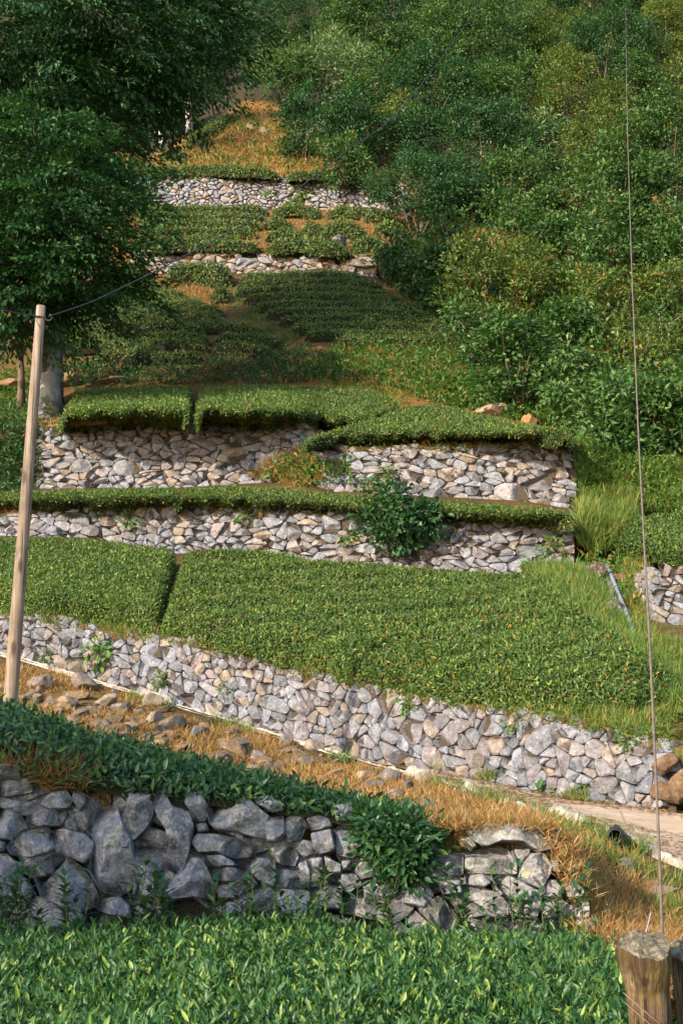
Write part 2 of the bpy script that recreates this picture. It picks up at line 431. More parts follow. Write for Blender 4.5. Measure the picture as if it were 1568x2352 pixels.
ORD = ['FB', 'FT', 'HB', 'RB', 'KO', 'KI', 'RF', 'GT', 'AB', 'AT', 'BB', 'BT', 'SB', 'CB', 'CT', 'DB', 'DT', 'HT', 'FH', 'FE']

def con(k, x):
    a = np.array(CT[k], float); x = np.asarray(x, float)
    return at(x, np.interp(x, a[:, 0], a[:, 1]), np.interp(x, a[:, 0], a[:, 2]))

def conY(k, x):
    a = np.array(CT[k], float)
    return np.interp(x, a[:, 0], a[:, 2])

def G(xs, ys, h=0.0, lo='FB', hi='FE'):
    """ground points (raised by h) seen at the given bearings, between two contour lines"""
    xs = np.atleast_1d(np.asarray(xs, float)); ys = np.atleast_1d(np.asarray(ys, float))
    xs, ys = np.broadcast_arrays(xs, ys); sh = xs.shape; xs, ys = xs.ravel(), ys.ravel()
    h = np.broadcast_to(np.asarray(h, float), sh).ravel() if np.ndim(h) else np.full(xs.shape, float(h))
    v = (CY - ys) / F
    names = ORD[ORD.index(lo):ORD.index(hi) + 1]
    pts = [con(k, xs) for k in names]
    for p in pts: p[:, 2] += h
    out = np.zeros((len(xs), 3)); done = np.zeros(len(xs), bool)
    best = np.full(len(xs), 1e9); bp = np.zeros((len(xs), 3))
    for A, B in zip(pts[:-1], pts[1:]):
        fA, uA = A[:, 1] * cT + A[:, 2] * sT, -A[:, 1] * sT + A[:, 2] * cT
        fB, uB = B[:, 1] * cT + B[:, 2] * sT, -B[:, 1] * sT + B[:, 2] * cT
        den = (uB - uA) - v * (fB - fA)
        t = (v * fA - uA) / np.where(np.abs(den) < 1e-9, 1e-9, den)
        ok = (t >= 0) & (t <= 1) & ~done
        P = A + (B - A) * np.clip(t, 0, 1)[:, None]
        out[ok] = P[ok]; done |= ok
        miss = np.maximum(np.abs(t - 0.5) - 0.5, 0) * np.linalg.norm(B - A, axis=1)
        c = miss < best
        best[c] = miss[c]
        Pe = A + (B - A) * np.clip(t, -0.4, 1.4)[:, None]
        bp[c] = Pe[c]
    out[~done] = bp[~done]
    return out.reshape(*sh, 3)

def G1(x, y, h=0.0, lo='FB', hi='FE'):
    return G([x], [y], h, lo, hi)[0]

# ---- the ground sheet
NSUB = {'FB': 2, 'FT': 5, 'HB': 6, 'RB': 10, 'KO': 1, 'KI': 4, 'RF': 2, 'GT': 14, 'AB': 2, 'AT': 6, 'BB': 2, 'BT': 8, 'SB': 18, 'CB': 2, 'CT': 12, 'DB': 2, 'DT': 16, 'HT': 18, 'FH': 8}
gx = np.concatenate([np.linspace(-7000, -900, 12)[:-1], np.arange(-900, 2500, 14), np.linspace(2500, 8000, 12)])
rows = []; zone = []
base0 = con('FB', gx)
for Yb in (-60, -20, 0, 3, 5, 6.5, 8):
    p = base0.copy(); k = np.clip((Yb + 60) / 70, 0, 1)
    p[:, 1] = Yb + (base0[:, 1] - 10.1) * k
    rows.append(p); zone.append(('near', 0.0))
for a, b in zip(ORD[:-1], ORD[1:]):
    A, B = con(a, gx), con(b, gx)
    for i in range(NSUB[a]):
        t = i / NSUB[a]
        q = A + (B - A) * t
        if i and a in ('FB', 'RF', 'AB', 'BB', 'CB', 'DB'):      # earth cut back behind the stones
            q = np.stack([B[:, 0], np.maximum(B[:, 1], A[:, 1]) + 0.45, A[:, 2] - 0.1], 1)
        rows.append(q); zone.append((a, t))
rows.append(con('FE', gx)); zone.append(('FE', 0))
GV = np.stack(rows)                                    # rows x columns x 3
amp = np.array([0.0 if z[1] == 0 and z[0] != 'near' else (0.05 if z[0] in ('KI', 'KO', 'RF', 'FB', 'AB', 'BB', 'CB', 'DB') else (0.35 if z[0] in ('HT', 'FH') else 0.06)) for z in zone])
GV[..., 2] += (vnoise(GV, 0.8, 3, 3) * amp[:, None])
hi_ = np.array([1.0 if z[0] in ('FH', 'FE') else 0 for z in zone])
GV[..., 2] += vnoise(GV, 0.05, 5, 2) * 4 * hi_[:, None]
# soil kinds: r = dry golden grass, g = green grass, b = orange bare soil (else leaf litter)
gk = np.zeros(GV.shape)
bx, by = bearing(GV)
nz = vnoise(GV, 0.9, 11, 3)
for r_, (z, t) in enumerate(zone):
    d = np.zeros(GV.shape[1]); g = d.copy(); s = d.copy()
    if z == 'near': g += 0.4
    elif z in ('FT', 'HB', 'RB'): d += 0.9; g += 0.25
    elif z == 'FB': g += 0.3; d += np.where(gx > 1340, 0.9, 0)
    elif z == 'KO': d += 0.4
    elif z == 'GT': g += np.where(gx > 1240, 1.0, 0.5); d += 0.35
    elif z in ('AT', 'BB', 'AB'): s += np.where(gx > 1330, 0, 0.25); g += np.where(gx > 1330, 1.0, 0.4)
    elif z == 'BT': s += np.where(gx > 1330, 0, 0.25); g += np.where(gx > 1330, 1.0, 0.4)
    elif z == 'SB': s += np.where(gx > 640, 0.8, 0.35) * (t < 0.45) + (t >= 0.45) * 0.30; g += np.where(gx > 640, 0.4, 0.3); d += 0.15  # left bank and row gaps get less orange, to stand for shade
    elif z == 'CT': s += 0.7; g += 0.35
    elif z == 'DT': s += 0.85; d += 0.4; g += 0.25
    gk[r_] = np.stack([d, g, s], -1)
gk = np.clip(gk + nz[..., None] * 0.35 * (gk > 0), 0, 1)

m, n = newmat('hillside_soil'); p = world_pos(n)
a_ = nd(n, 'ShaderNodeAttribute', attribute_name='tint'); sp = n.nodes.new('ShaderNodeSeparateColor'); n.links.new(a_.outputs['Color'], sp.inputs[0])
n1 = noise(n, 3, 6, 0.7, p); n2 = noise(n, 17, 4, 0.7, p)
c = mix(n, n2, (0.018, 0.016, 0.009), (0.065, 0.048, 0.025))
c = mix(n, sp.outputs[2], c, mix(n, n2, (0.13, 0.050, 0.014), (0.34, 0.15, 0.045)))
c = mix(n, mmath(n, 'MULTIPLY', sp.outputs[1], ramp(n, [(0.42, (0, 0, 0)), (0.58, (1, 1, 1))], n1)), c, mix(n, n2, (0.03, 0.055, 0.012), (0.09, 0.13, 0.028)))
c = mix(n, mmath(n, 'MULTIPLY', sp.outputs[0], ramp(n, [(0.35, (0, 0, 0)), (0.6, (1, 1, 1))], n2)), c, mix(n, n1, (0.17, 0.085, 0.025), (0.36, 0.20, 0.06)))
finish(n, c, 0.95, 0.15, mmath(n, 'ADD', n1, n2), 0.9, 0.06)
ground = mk('ground', GV.reshape(-1, 3), grid_tris(*GV.shape[:2]), m, None, gk.reshape(-1, 3), True)
ground['kind'] = 'structure'

# ---- the road (concrete lane littered with straw) and its pale kerb
m, n = newmat('lane_concrete'); p = world_pos(n)
n1 = noise(n, 1.6, 6, 0.65, p); n2 = noise(n, 26, 5, 0.7, p)
mp = n.nodes.new('ShaderNodeMapping'); mp.inputs['Rotation'].default_value = (0, 0, R(-52)); mp.inputs['Scale'].default_value = (1.0, 3.2, 1)
n.links.new(p, mp.inputs['Vector']); n3 = noise(n, 6, 8, 0.8, mp.outputs[0], 0.8)
c = mix(n, ramp(n, [(0.35, (0, 0, 0)), (0.65, (1, 1, 1))], n1), (0.40, 0.28, 0.17), (0.68, 0.53, 0.38))
c = mix(n, ramp(n, [(0.45, (0, 0, 0)), (0.75, (1, 1, 1))], n2), c, (0.70, 0.62, 0.52))
c = mix(n, mmath(n, 'MULTIPLY', ramp(n, [(0.50, (0, 0, 0)), (0.60, (1, 1, 1))], n3), 0.7), c, (0.27, 0.14, 0.06))
vc = nd(n, 'ShaderNodeTexVoronoi', feature='DISTANCE_TO_EDGE'); vc.inputs['Scale'].default_value = 0.28; n.links.new(p, vc.inputs['Vector'])
c = mix(n, ramp(n, [(0.0, (0.7, 0.7, 0.7)), (0.006, (0, 0, 0))], vc.outputs['Distance']), c, (0.12, 0.09, 0.06))
c = mix(n, ramp(n, [(0.40, (0, 0, 0)), (0.62, (0.6, 0.6, 0.6))], noise(n, 0.7, 4, 0.6, p)), c, (0.40, 0.29, 0.18))
finish(n, c, 0.95, 0.2, n2, 0.5, 0.01)
xs_ = np.concatenate([np.linspace(-2500, -400, 12)[:-1], np.arange(-400, 2100, 14), np.linspace(2100, 3000, 8)])
RV = []
for t in np.linspace(0.02, 0.98, 10):
    q = con('KI', xs_) * (1 - t) + con('RF', xs_) * t; q[:, 2] += 0.03 + 0.0 * t
    RV.append(q)
RV = np.stack(RV); RV[..., 2] += vnoise(RV, 0.9, 21, 2) * 0.025
road = mk('road', RV.reshape(-1, 3), grid_tris(*RV.shape[:2]), m, None, None, True)
road['kind'] = 'structure'

# kerb: a low rough concrete edging, broken away in places
kx = np.arange(-300, 1760, 5.0)
ki, ko = con('KI', kx), con('KO', kx)
out = nrm((ko - ki) * np.array([1, 1, 0])); e = ki - out * 0.02
w = np.where(kx < 980, 0.15, 0.20) + 0.07 * vnoise(ki, 1.3, 31, 2); hgt = 0.07 + 0.05 * vnoise(ki, 2.1, 33, 3)
ch = np.clip((vnoise(ki, 1.5, 35, 3) + 0.06) * 4, 0.0, 1)
hgt = hgt * ch + (-0.15) * (1 - ch)
hgt = np.where(kx > 1080, np.maximum(hgt, 0.0), hgt)
rg = np.random.default_rng(4)
prof = [(0.06, -0.15), (0.05, 0.0), (0.0, 1.0), (-0.35, 1.06), (-0.8, 0.96), (-1.0, 0.7), (-1.08, -0.6), (-1.12, -3.2)]
KV = []
for a, b in prof:
    q = e + out * (-a * w)[:, None] * 1.0
    q[:, 2] += np.where(b > 0, hgt * b, 0.085 * b) + 0.03
    KV.append(q + vnoise(q, 9, int(50 + b * 10), 2)[:, None] * 0.022)
KV = np.stack(KV)
kerb = mk('kerb', KV.reshape(-1, 3), grid_tris(*KV.shape[:2]), M['concrete'], None, None, False)
tag(kerb, 'pale broken concrete kerb edging the sloping lane', 'kerb')

# drain pipe under the lane
q0 = at(1412, 1921, 13.75); dirp = nrm(np.array([con('RF', 1412)[0] - q0[0], con('RF', 1412)[1] - q0[1], 0.0]))
dp = MB(); th = np.linspace(0, 2 * np.pi, 20, endpoint=False)
sidev = np.array([-dirp[1], dirp[0], 0.0])
rings = []
for rr, k in ((0.070, 0.9), (0.070, 0.0), (0.056, 0.0), (0.056, 0.9)):
    rings.append(q0 + (np.cos(th)[:, None] * sidev + np.sin(th)[:, None] * np.array([0, 0, 1.0])) * rr + dirp * k)
V_ = np.concatenate(rings); T_ = []
for a in range(3):
    for j in range(20):
        p_, q_ = a * 20 + j, a * 20 + (j + 1) % 20
        T_ += [[p_, q_, p_ + 20], [q_, q_ + 20, p_ + 20]]
dp.add(V_, T_)
tag(dp.build('drain_pipe', M['black'], None, True, q0), 'short black plastic drain pipe poking from the lane edge', 'pipe')
# ------------------------------------------------------------------ dry stone walls
def clip(poly, nx, ny, c):
    """keep points with nx*x + ny*y <= c"""
    out = []; k = len(poly)
    for i in range(k):
        a, b = poly[i], poly[(i + 1) % k]
        da, db = nx * a[0] + ny * a[1] - c, nx * b[0] + ny * b[1] - c
        if da <= 0: out.append(a)
        if da * db < 0:
            t = da / (da - db); out.append((a[0] + (b[0] - a[0]) * t, a[1] + (b[1] - a[1]) * t))
    return out

def stone_cells(rng, L, Hmax, rmax, asp, gap, fill=0.22):
    """irregular rubble pattern: darts of falling size, then weighted cells"""
    P = np.zeros((0, 2)); Rr = np.zeros(0)
    for cls, share in ((1.0, 0.10), (0.8, 0.22), (0.62, 0.5), (0.46, 1.0), (0.33, 1.6)):
        r = rmax * cls; n_try = int(share * (L * asp) * Hmax / (3.1 * r * r) * 3.2) + 4
        for _ in range(n_try):
            p = np.array([rng.uniform(-0.1, L + 0.1) * asp, rng.uniform(-0.12, Hmax + 0.05)])
            if len(P):
                d = np.hypot(P[:, 0] - p[0], P[:, 1] - p[1])
                if np.any(d < (Rr + r) * 0.86): continue
            P = np.vstack([P, p]); Rr = np.append(Rr, r * rng.uniform(0.9, 1.1))
    cells = []
    for i in range(len(P)):
        d = np.hypot(P[:, 0] - P[i, 0], P[:, 1] - P[i, 1]); o = np.argsort(d)[1:26]
        s = rmax * 2.2; x, y = P[i]
        poly = [(x - s, y - s), (x + s, y - s), (x + s, y + s), (x - s, y + s)]
        for j in o:
            if d[j] > rmax * 4.5: break
            nx, ny = (P[j] - P[i]) / d[j]
            t = 0.5 * (d[j] * d[j] + Rr[i] ** 2 - Rr[j] ** 2) / d[j]
            poly = clip(poly, nx, ny, nx * x + ny * y + t - gap)
            if len(poly) < 3: break
        if len(poly) >= 3:
            a = np.array(poly); a[:, 0] /= asp
            cells.append((a, Rr[i]))
    return cells

def parea(a):
    return 0.5 * abs(np.sum(a[:, 0] * np.roll(a[:, 1], -1) - a[:, 1] * np.roll(a[:, 0], -1)))

def rubble_cells(rng, L, Hmax, rmax, asp, gap):
    """tightly fitted angular masonry: large irregular cells broken along slanting cuts"""
    out = []
    target = 3.0 * rmax * rmax / asp
    def split(a, goal, depth):
        A = parea(a)
        if A < goal or depth > 5: out.append(a); return
        c = a.mean(0); q = (a - c) * [asp, 1.0]
        w, v = np.linalg.eigh(q.T @ q); ax = v[:, 1]
        if rng.random() < 0.12: ax = v[:, 0]
        t = rng.normal(0, 0.20); ax = np.array([ax[0] * math.cos(t) - ax[1] * math.sin(t), ax[0] * math.sin(t) + ax[1] * math.cos(t)])
        n_ = nrm(np.array([ax[0] * asp, ax[1]])); pr = (a - c) @ n_
        off = (pr.min() + (pr.max() - pr.min()) * rng.uniform(0.36, 0.64)) + n_ @ c
        for sgn in (1, -1):
            p = clip([tuple(x) for x in a], n_[0] * sgn, n_[1] * sgn, off * sgn)
            if len(p) >= 3: split(np.array(p), target * rng.lognormal(-0.25, 0.6), depth + 1)
    for a, r in stone_cells(rng, L, Hmax, rmax * 1.75, asp, 0.0):
        split(a, target * rng.lognormal(-0.25, 0.6), 0)
    res = []
    for a in out:
        if np.sum(a[:, 0] * np.roll(a[:, 1], -1) - a[:, 1] * np.roll(a[:, 0], -1)) < 0: a = a[::-1]
        p = [tuple(x) for x in a]
        for k in range(len(a)):
            e = a[(k + 1) % len(a)] - a[k]; le = np.hypot(*e)
            if le < 1e-6: continue
            nx, ny = e[1] / le, -e[0] / le
            p = clip(p, nx, ny, nx * a[k][0] + ny * a[k][1] - gap * rng.uniform(0.5, 1.6))
            if len(p) < 3: break
        if len(p) >= 3:
            p = np.array(p); A = parea(p)
            if A > target * 0.012: res.append((p, math.sqrt(A / 3.0 * asp)))
    return res

def chaikin(P, w=0.2, k=1):
    for _ in range(k):
        N = np.roll(P, -1, 0)
        P = np.stack([P * (1 - w) + N * w, P * w + N * (1 - w)], 1).reshape(-1, P.shape[1])
    return P

def stone_col(rng, warm=0.25):
    v = rng.uniform(0.22, 0.37)
    if rng.random() < warm: c = np.array([1.12, 0.95, 0.80]) * v
    elif rng.random() < 0.3: c = np.array([1.05, 0.97, 1.0]) * v
    else: c = np.array([0.95, 0.98, 1.08]) * v
    return c

def stone_simple(mb, rng, O, nv, d, col, back=0.16):
    """O: outline points in space; nv: outward; d: how far it bulges"""
    c0 = O.mean(0); n = len(O)
    size = np.linalg.norm(O - c0, axis=1).mean()
    t1 = nrm(np.cross(nv, [0, 0, 1.0])); t2 = np.cross(t1, nv)
    O = O + nrm(O - c0) * (rng.normal(0, 0.03, n) * size)[:, None]
    pl = [(rng.normal(0, 0.14), rng.normal(0, 0.16), d)] + [(rng.normal(0, 0.5), rng.normal(0, 0.5), d * rng.uniform(1.0, 1.4)) for _ in range(3)]
    def ring(s, k, jit):
        q = c0 + (O - c0) * s
        r_ = q - c0; x, y = r_ @ t1, r_ @ t2
        hh = np.full(len(q), 9.0)
        for a, b, c in pl: hh = np.minimum(hh, c + x * a + y * b)
        hh = np.maximum(hh, 0.012) * k + rng.normal(0, jit, len(q)) * size
        return q + nv * np.clip(hh, -0.2, 0.4)[:, None]
    V = [c0 + (O - c0) * 0.99 - nv * back, ring(1.0, 0.15, 0.02), ring(0.92, 0.85, 0.02), ring(0.58, 1.0, 0.03), (c0 + nv * d * 0.97)[None]]
    T = []
    j = np.arange(n); k = (j + 1) % n
    for r in range(3):
        a, b = r * n + j, r * n + k
        T.append(np.stack([a, b, a + n], 1)); T.append(np.stack([b, b + n, a + n], 1))
    T.append(np.stack([3 * n + j, 3 * n + k, np.full(n, 4 * n)], 1))
    mb.add(np.concatenate(V), np.concatenate(T), col)

def stone_rich(mb, rng, O, nv, d, col, back=0.25, res=40, rings=11, seed=0, rough=1.0, ev=0.022, tl=1.0, nf=4):
    """a big stone: facetted face, bevelled edge, rough surface"""
    c0 = O.mean(0)
    Pc = np.concatenate([O, O[:1]]); seg = np.linalg.norm(np.diff(Pc, axis=0), axis=1); L = np.concatenate([[0], np.cumsum(seg)])
    tt = np.linspace(0, L[-1], res, endpoint=False)
    Q = np.stack([np.interp(tt, L, Pc[:, k]) for k in range(3)], 1)
    size = np.linalg.norm(Q - c0, axis=1).mean()
    t1 = nrm(np.cross(nv, [0, 0, 1.0])); t2 = np.cross(t1, nv)
    planes = [(rng.normal(0, 0.13 * tl), rng.normal(0, 0.14 * tl) - 0.03, d * rng.uniform(0.85, 1.1)) for _ in range(2)]
    planes += [(rng.normal(0, 0.7), rng.normal(0, 0.7), d * rng.uniform(1.0, 1.6)) for _ in range(nf)]
    V = [c0 + (Q - c0) * 1.0 - nv * back]
    for s in np.linspace(1.0, 0.06, rings) ** 0.85:
        q = c0 + (Q - c0) * s; r_ = q - c0
        h = np.full(len(q), 9.0)
        for a, b, c in planes: h = np.minimum(h, c + (r_ @ t1) * a + (r_ @ t2) * b)
        h = np.minimum(h, d * 1.5)
        edge = np.clip((1 - s) * size / ev, 0, 1) ** 0.45
        h = h * edge
        qq = q + nv * h[:, None]
        w = np.clip((1 - s) * 6, 0.25, 1)
        qq = qq + nv * ((vnoise(qq, 6, seed, 2) * 0.018 + vnoise(qq, 22, seed + 3, 3) * 0.017) * w * rough)[:, None]
        V.append(qq)
    V.append(V[-1].mean(0)[None])
    T = []; n = res; j = np.arange(n); k = (j + 1) % n
    for r in range(rings):
        a, b = r * n + j, r * n + k
        T.append(np.stack([a, b, a + n], 1)); T.append(np.stack([b, b + n, a + n], 1))
    T.append(np.stack([rings * n + j, rings * n + k, np.full(n, (rings + 1) * n)], 1))
    mb.add(np.concatenate(V), np.concatenate(T), col)

def dry_wall(name, label, base, top, x0, x1, rmax, seed, mat, asp=0.66, gap=0.016, warm=0.25, ragged=0.15, bulge=0.07, rich=True, skip=None):
    rng = np.random.default_rng(seed)
    xs = np.linspace(x0, x1, 90)
    B, Tp = (con(base, xs) if isinstance(base, str) else base(xs)), (con(top, xs) if isinstance(top, str) else top(xs))
    dd = np.diff(B, axis=0)[:, :2]; S = np.concatenate([[0], np.cumsum(np.hypot(dd[:, 0], dd[:, 1]))]); L = S[-1]
    Hs = np.maximum(Tp[:, 2] - B[:, 2], 0.05)
    tg = nrm(np.gradient(B, axis=0) * np.array([1, 1, 0])); NV = np.stack([tg[:, 1], -tg[:, 0], np.zeros(len(tg))], 1)
    NV = nrm(NV + np.array([0, 0, 0.12]))
    def f3(s, h):
        s = np.clip(s, 0, L)
        i = lambda A: np.stack([np.interp(s, S, A[:, k]) for k in range(3)], -1)
        b, t = i(B), i(Tp); H = np.interp(s, S, Hs)
        return b + (t - b) * np.array([1, 1, 0]) * (h / H)[:, None] + np.stack([0 * h, 0 * h, h], -1)
    cells = rubble_cells(rng, L, Hs.max() + 0.1, rmax, asp, gap)
    org = f3(np.array([L / 2]), np.array([0.0]))[0]
    root = thing(name, label, 'stone wall', org)
    mb = MB()
    for poly, r in cells:
        c = poly.mean(0); H = float(np.interp(c[0], S, Hs))
        if c[1] > H + (0.45 + rng.normal(0, ragged)) * r or c[0] < 0 or c[0] > L: continue
        if skip is not None and skip(c[0] / L, c[1] / H, rng): continue
        poly = chaikin(poly, 0.15, 1)
        poly[:, 0] = np.clip(poly[:, 0], -0.02, L + 0.02)
        poly[:, 1] = np.clip(poly[:, 1], -0.2, H + 0.05 + rng.uniform(0, 0.05))
        O = f3(poly[:, 0], poly[:, 1])
        nv = nrm(np.array([np.interp(c[0], S, NV[:, k]) for k in range(3)]))
        O = O + nv * rng.normal(0, 0.007)
        if rich:
            O = O + rng.normal(0, 0.055, O.shape) * r
            stone_rich(mb, rng, O, nv, 0.38 * bulge * (0.5 + 0.7 * r / rmax) * rng.uniform(0.6, 1.2), stone_col(rng, warm), 0.16, 22, 5, seed, 0.6, 0.016, 0.65, 2)
        else:
            stone_simple(mb, rng, O, nv, bulge * (0.6 + r / rmax) * rng.uniform(0.6, 1.2), stone_col(rng, warm))
    mb.build('stones', mat, root, False)
    # packed earth behind the stones
    sh = NV * np.array([1, 1, 0])
    b0, t0 = B - sh * 0.045, Tp - sh * 0.045; t0[:, 2] -= 0.05; b0[:, 2] -= 0.3
    t1, b1 = Tp - sh * 0.5, B - sh * 0.5; t1[:, 2] -= 0.05; b1[:, 2] -= 0.3
    V = np.stack([b0, (b0 + t0) / 2, t0, t1, b1, b0])
    mk('earth_core', V.reshape(-1, 3), grid_tris(*V.shape[:2]), M['soilcore'], root)
    return root

dry_wall('dry_stone_wall', 'long pale dry stone wall above the sloping concrete lane', 'RF', 'GT', -60, 1545, 0.155, 11, M['stone'], 0.74, 0.006, 0.20, 0.3, 0.08)
dry_wall('dry_stone_wall', 'low grey dry stone wall with the bush in front, at the top of the large tea field', 'AB', 'AT', -60, 1318, 0.138, 12, M['stone'], 0.54, 0.006, 0.12, 0.3, 0.08)
dry_wall('dry_stone_wall', 'tall dry stone wall right of the grey tree trunk, left of the earth ramp', 'BB', 'BT', 84, 742, 0.15, 13, M['stone'], 0.58, 0.006, 0.15, 0.2, 0.08,
         skip=lambda s, h, r: s > 0.80 and h < (s - 0.80) * 3.2)
dry_wall('dry_stone_wall', 'tall dry stone wall with a square right corner beside the thicket', 'BB', 'BT', 728, 1322, 0.15, 14, M['stone'], 0.58, 0.006, 0.22, 0.2, 0.08)
dry_wall('dry_stone_wall', 'small rough stone wall half hidden above the shaded tea rows', 'CB', 'CT', 300, 862, 0.17, 15, M['stone_far'], 0.55, 0.010, 0.6, 0.6, 0.09, False, skip=lambda s, h, r: r.random() < 0.2)
dry_wall('dry_stone_wall', 'highest stone wall, below the orange grass slope', 'DB', 'DT', 250, 930, 0.145, 16, M['stone_far'], 0.66, 0.014, 0.4, 0.4, 0.10, False)
# wall at the right edge, beyond the stream: rounded corner
_rp = np.array([(1455, 1432, 26.2), (1480, 1450, 25.2), (1500, 1474, 24.5), (1568, 1496, 24.2), (1700, 1520, 24.0)], float)
_rq = np.array([(1462, 1325, 26.4), (1482, 1312, 25.4), (1502, 1302, 24.8), (1568, 1298, 24.5), (1700, 1300, 24.3)], float)
def _f(a):
    return lambda xs: at(xs, np.interp(xs, a[:, 0], a[:, 1]), np.interp(xs, a[:, 0], a[:, 2]))
dry_wall('dry_stone_wall', 'short pale stone wall with a rounded end beside the stream at the right edge', _f(_rp), _f(_rq), 1457, 1690, 0.135, 17, M['stone'], 0.60, 0.009, 0.35, 0.2, 0.08)

# ---- the foreground wall: big stones laid one by one
def _px(crop, off):
    return [(x * 0.5 + off, 1764 + y * 0.5) for x, y in crop]
S7 = [[(0,180),(40,195),(100,225),(130,265),(110,310),(50,330),(-40,325),(-40,180)], [(0,125),(60,150),(150,160),(190,180),(180,205),(100,220),(60,205),(-30,165)],
 [(135,225),(200,195),(300,195),(310,215),(285,265),(190,270),(130,250)], [(195,170),(240,120),(310,110),(340,150),(320,185),(240,190)],
 [(40,365),(110,290),(190,275),(240,330),(255,375),(220,395),(140,410),(60,400)], [(0,400),(50,410),(90,450),(85,540),(70,590),(0,585),(-60,560),(-60,400)],
 [(-10,335),(30,345),(25,380),(-10,385)], [(90,440),(140,425),(230,420),(245,450),(240,490),(165,510),(100,480)],
 [(175,510),(250,490),(245,410),(300,405),(380,460),(430,530),(455,580),(440,640),(380,660),(290,640),(200,590)], [(75,505),(130,510),(155,560),(150,595),(90,585)],
 [(130,640),(150,590),(220,600),(290,650),(310,700),(280,740),(180,720)], [(230,300),(300,285),(400,310),(440,350),(430,400),(390,440),(300,400),(250,380)],
 [(320,190),(350,200),(400,265),(380,300),(310,280),(290,260)], [(345,90),(390,100),(400,170),(370,200),(340,150)],
 [(405,290),(450,200),(540,190),(560,240),(610,340),(620,420),(640,500),(620,580),(560,590),(470,560),(420,480),(430,400),(450,350)],
 [(545,230),(590,190),(580,150),(540,130),(600,90),(670,70),(700,110),(720,150),(700,230),(670,280),(620,330),(590,330),(560,280)],
 [(735,120),(760,120),(800,190),(870,210),(890,270),(870,380),(850,450),(820,495),(790,400),(770,290),(730,230),(715,180)],
 [(860,130),(900,95),(930,120),(960,190),(950,240),(920,250),(880,200),(855,170)],
 [(980,110),(1040,105),(1130,140),(1210,210),(1240,230),(1215,280),(1225,330),(1100,300),(1010,290),(970,260),(960,200)],
 [(630,370),(700,360),(780,410),(820,490),(790,540),(700,610),(650,600),(640,530),(620,440)],
 [(830,480),(880,420),(930,430),(970,500),(980,610),(900,590),(820,600),(750,590),(780,550)],
 [(890,350),(910,310),(1000,310),(1090,330),(1160,370),(1150,410),(1080,420),(1000,390),(920,390)], [(1030,295),(1080,290),(1130,320),(1170,340),(1170,372),(1100,330)],
 [(940,410),(1020,405),(1070,430),(1090,455),(1000,455),(960,450)], [(960,460),(1080,465),(1150,490),(1185,540),(1100,530),(1000,520),(970,490)],
 [(1090,450),(1180,420),(1260,430),(1270,500),(1255,550),(1190,520),(1150,480)], [(985,540),(1070,540),(1115,570),(1080,600),(1010,600)],
 [(1100,590),(1180,545),(1260,560),(1265,640),(1200,670),(1130,640)], [(1265,560),(1420,570),(1430,640),(1400,690),(1290,670)],
 [(1275,470),(1330,460),(1390,490),(1420,560),(1330,560),(1270,545)], [(1370,450),(1400,420),(1425,480),(1430,540),(1400,530)],
 [(1180,400),(1270,365),(1350,370),(1370,410),(1350,455),(1270,440),(1200,420)], [(1355,380),(1390,330),(1440,340),(1455,390),(1400,415)],
 [(1300,250),(1340,215),(1390,220),(1405,270),(1380,330),(1320,340),(1310,300)], [(1150,150),(1230,135),(1290,160),(1300,200),(1250,210)],
 [(1240,240),(1300,230),(1310,310),(1270,345),(1230,340),(1220,290)], [(1310,205),(1380,190),(1420,270),(1400,275)],
 [(1410,235),(1470,220),(1520,240),(1525,275),(1430,290)], [(1430,310),(1520,290),(1540,380),(1470,400),(1440,370)],
 [(1420,420),(1480,415),(1490,470),(1440,460)], [(1425,490),(1480,490),(1500,530),(1430,550)], [(1490,410),(1568,450),(1568,490),(1500,480)],
 [(1420,560),(1500,545),(1568,570),(1568,650),(1430,650)], [(440,605),(560,595),(600,640),(600,690),(520,680),(450,650)],
 [(1040,620),(1100,625),(1110,660),(1040,690)], [(700,640),(770,640),(830,690),(750,700)], [(310,670),(370,650),(400,700),(350,740)],
 [(-40,60),(30,50),(90,30),(140,60),(150,110),(100,120),(40,130),(-40,120)], [(900,260),(950,250),(960,290),(910,300)], [(560,310),(610,345),(600,380),(570,380)]]
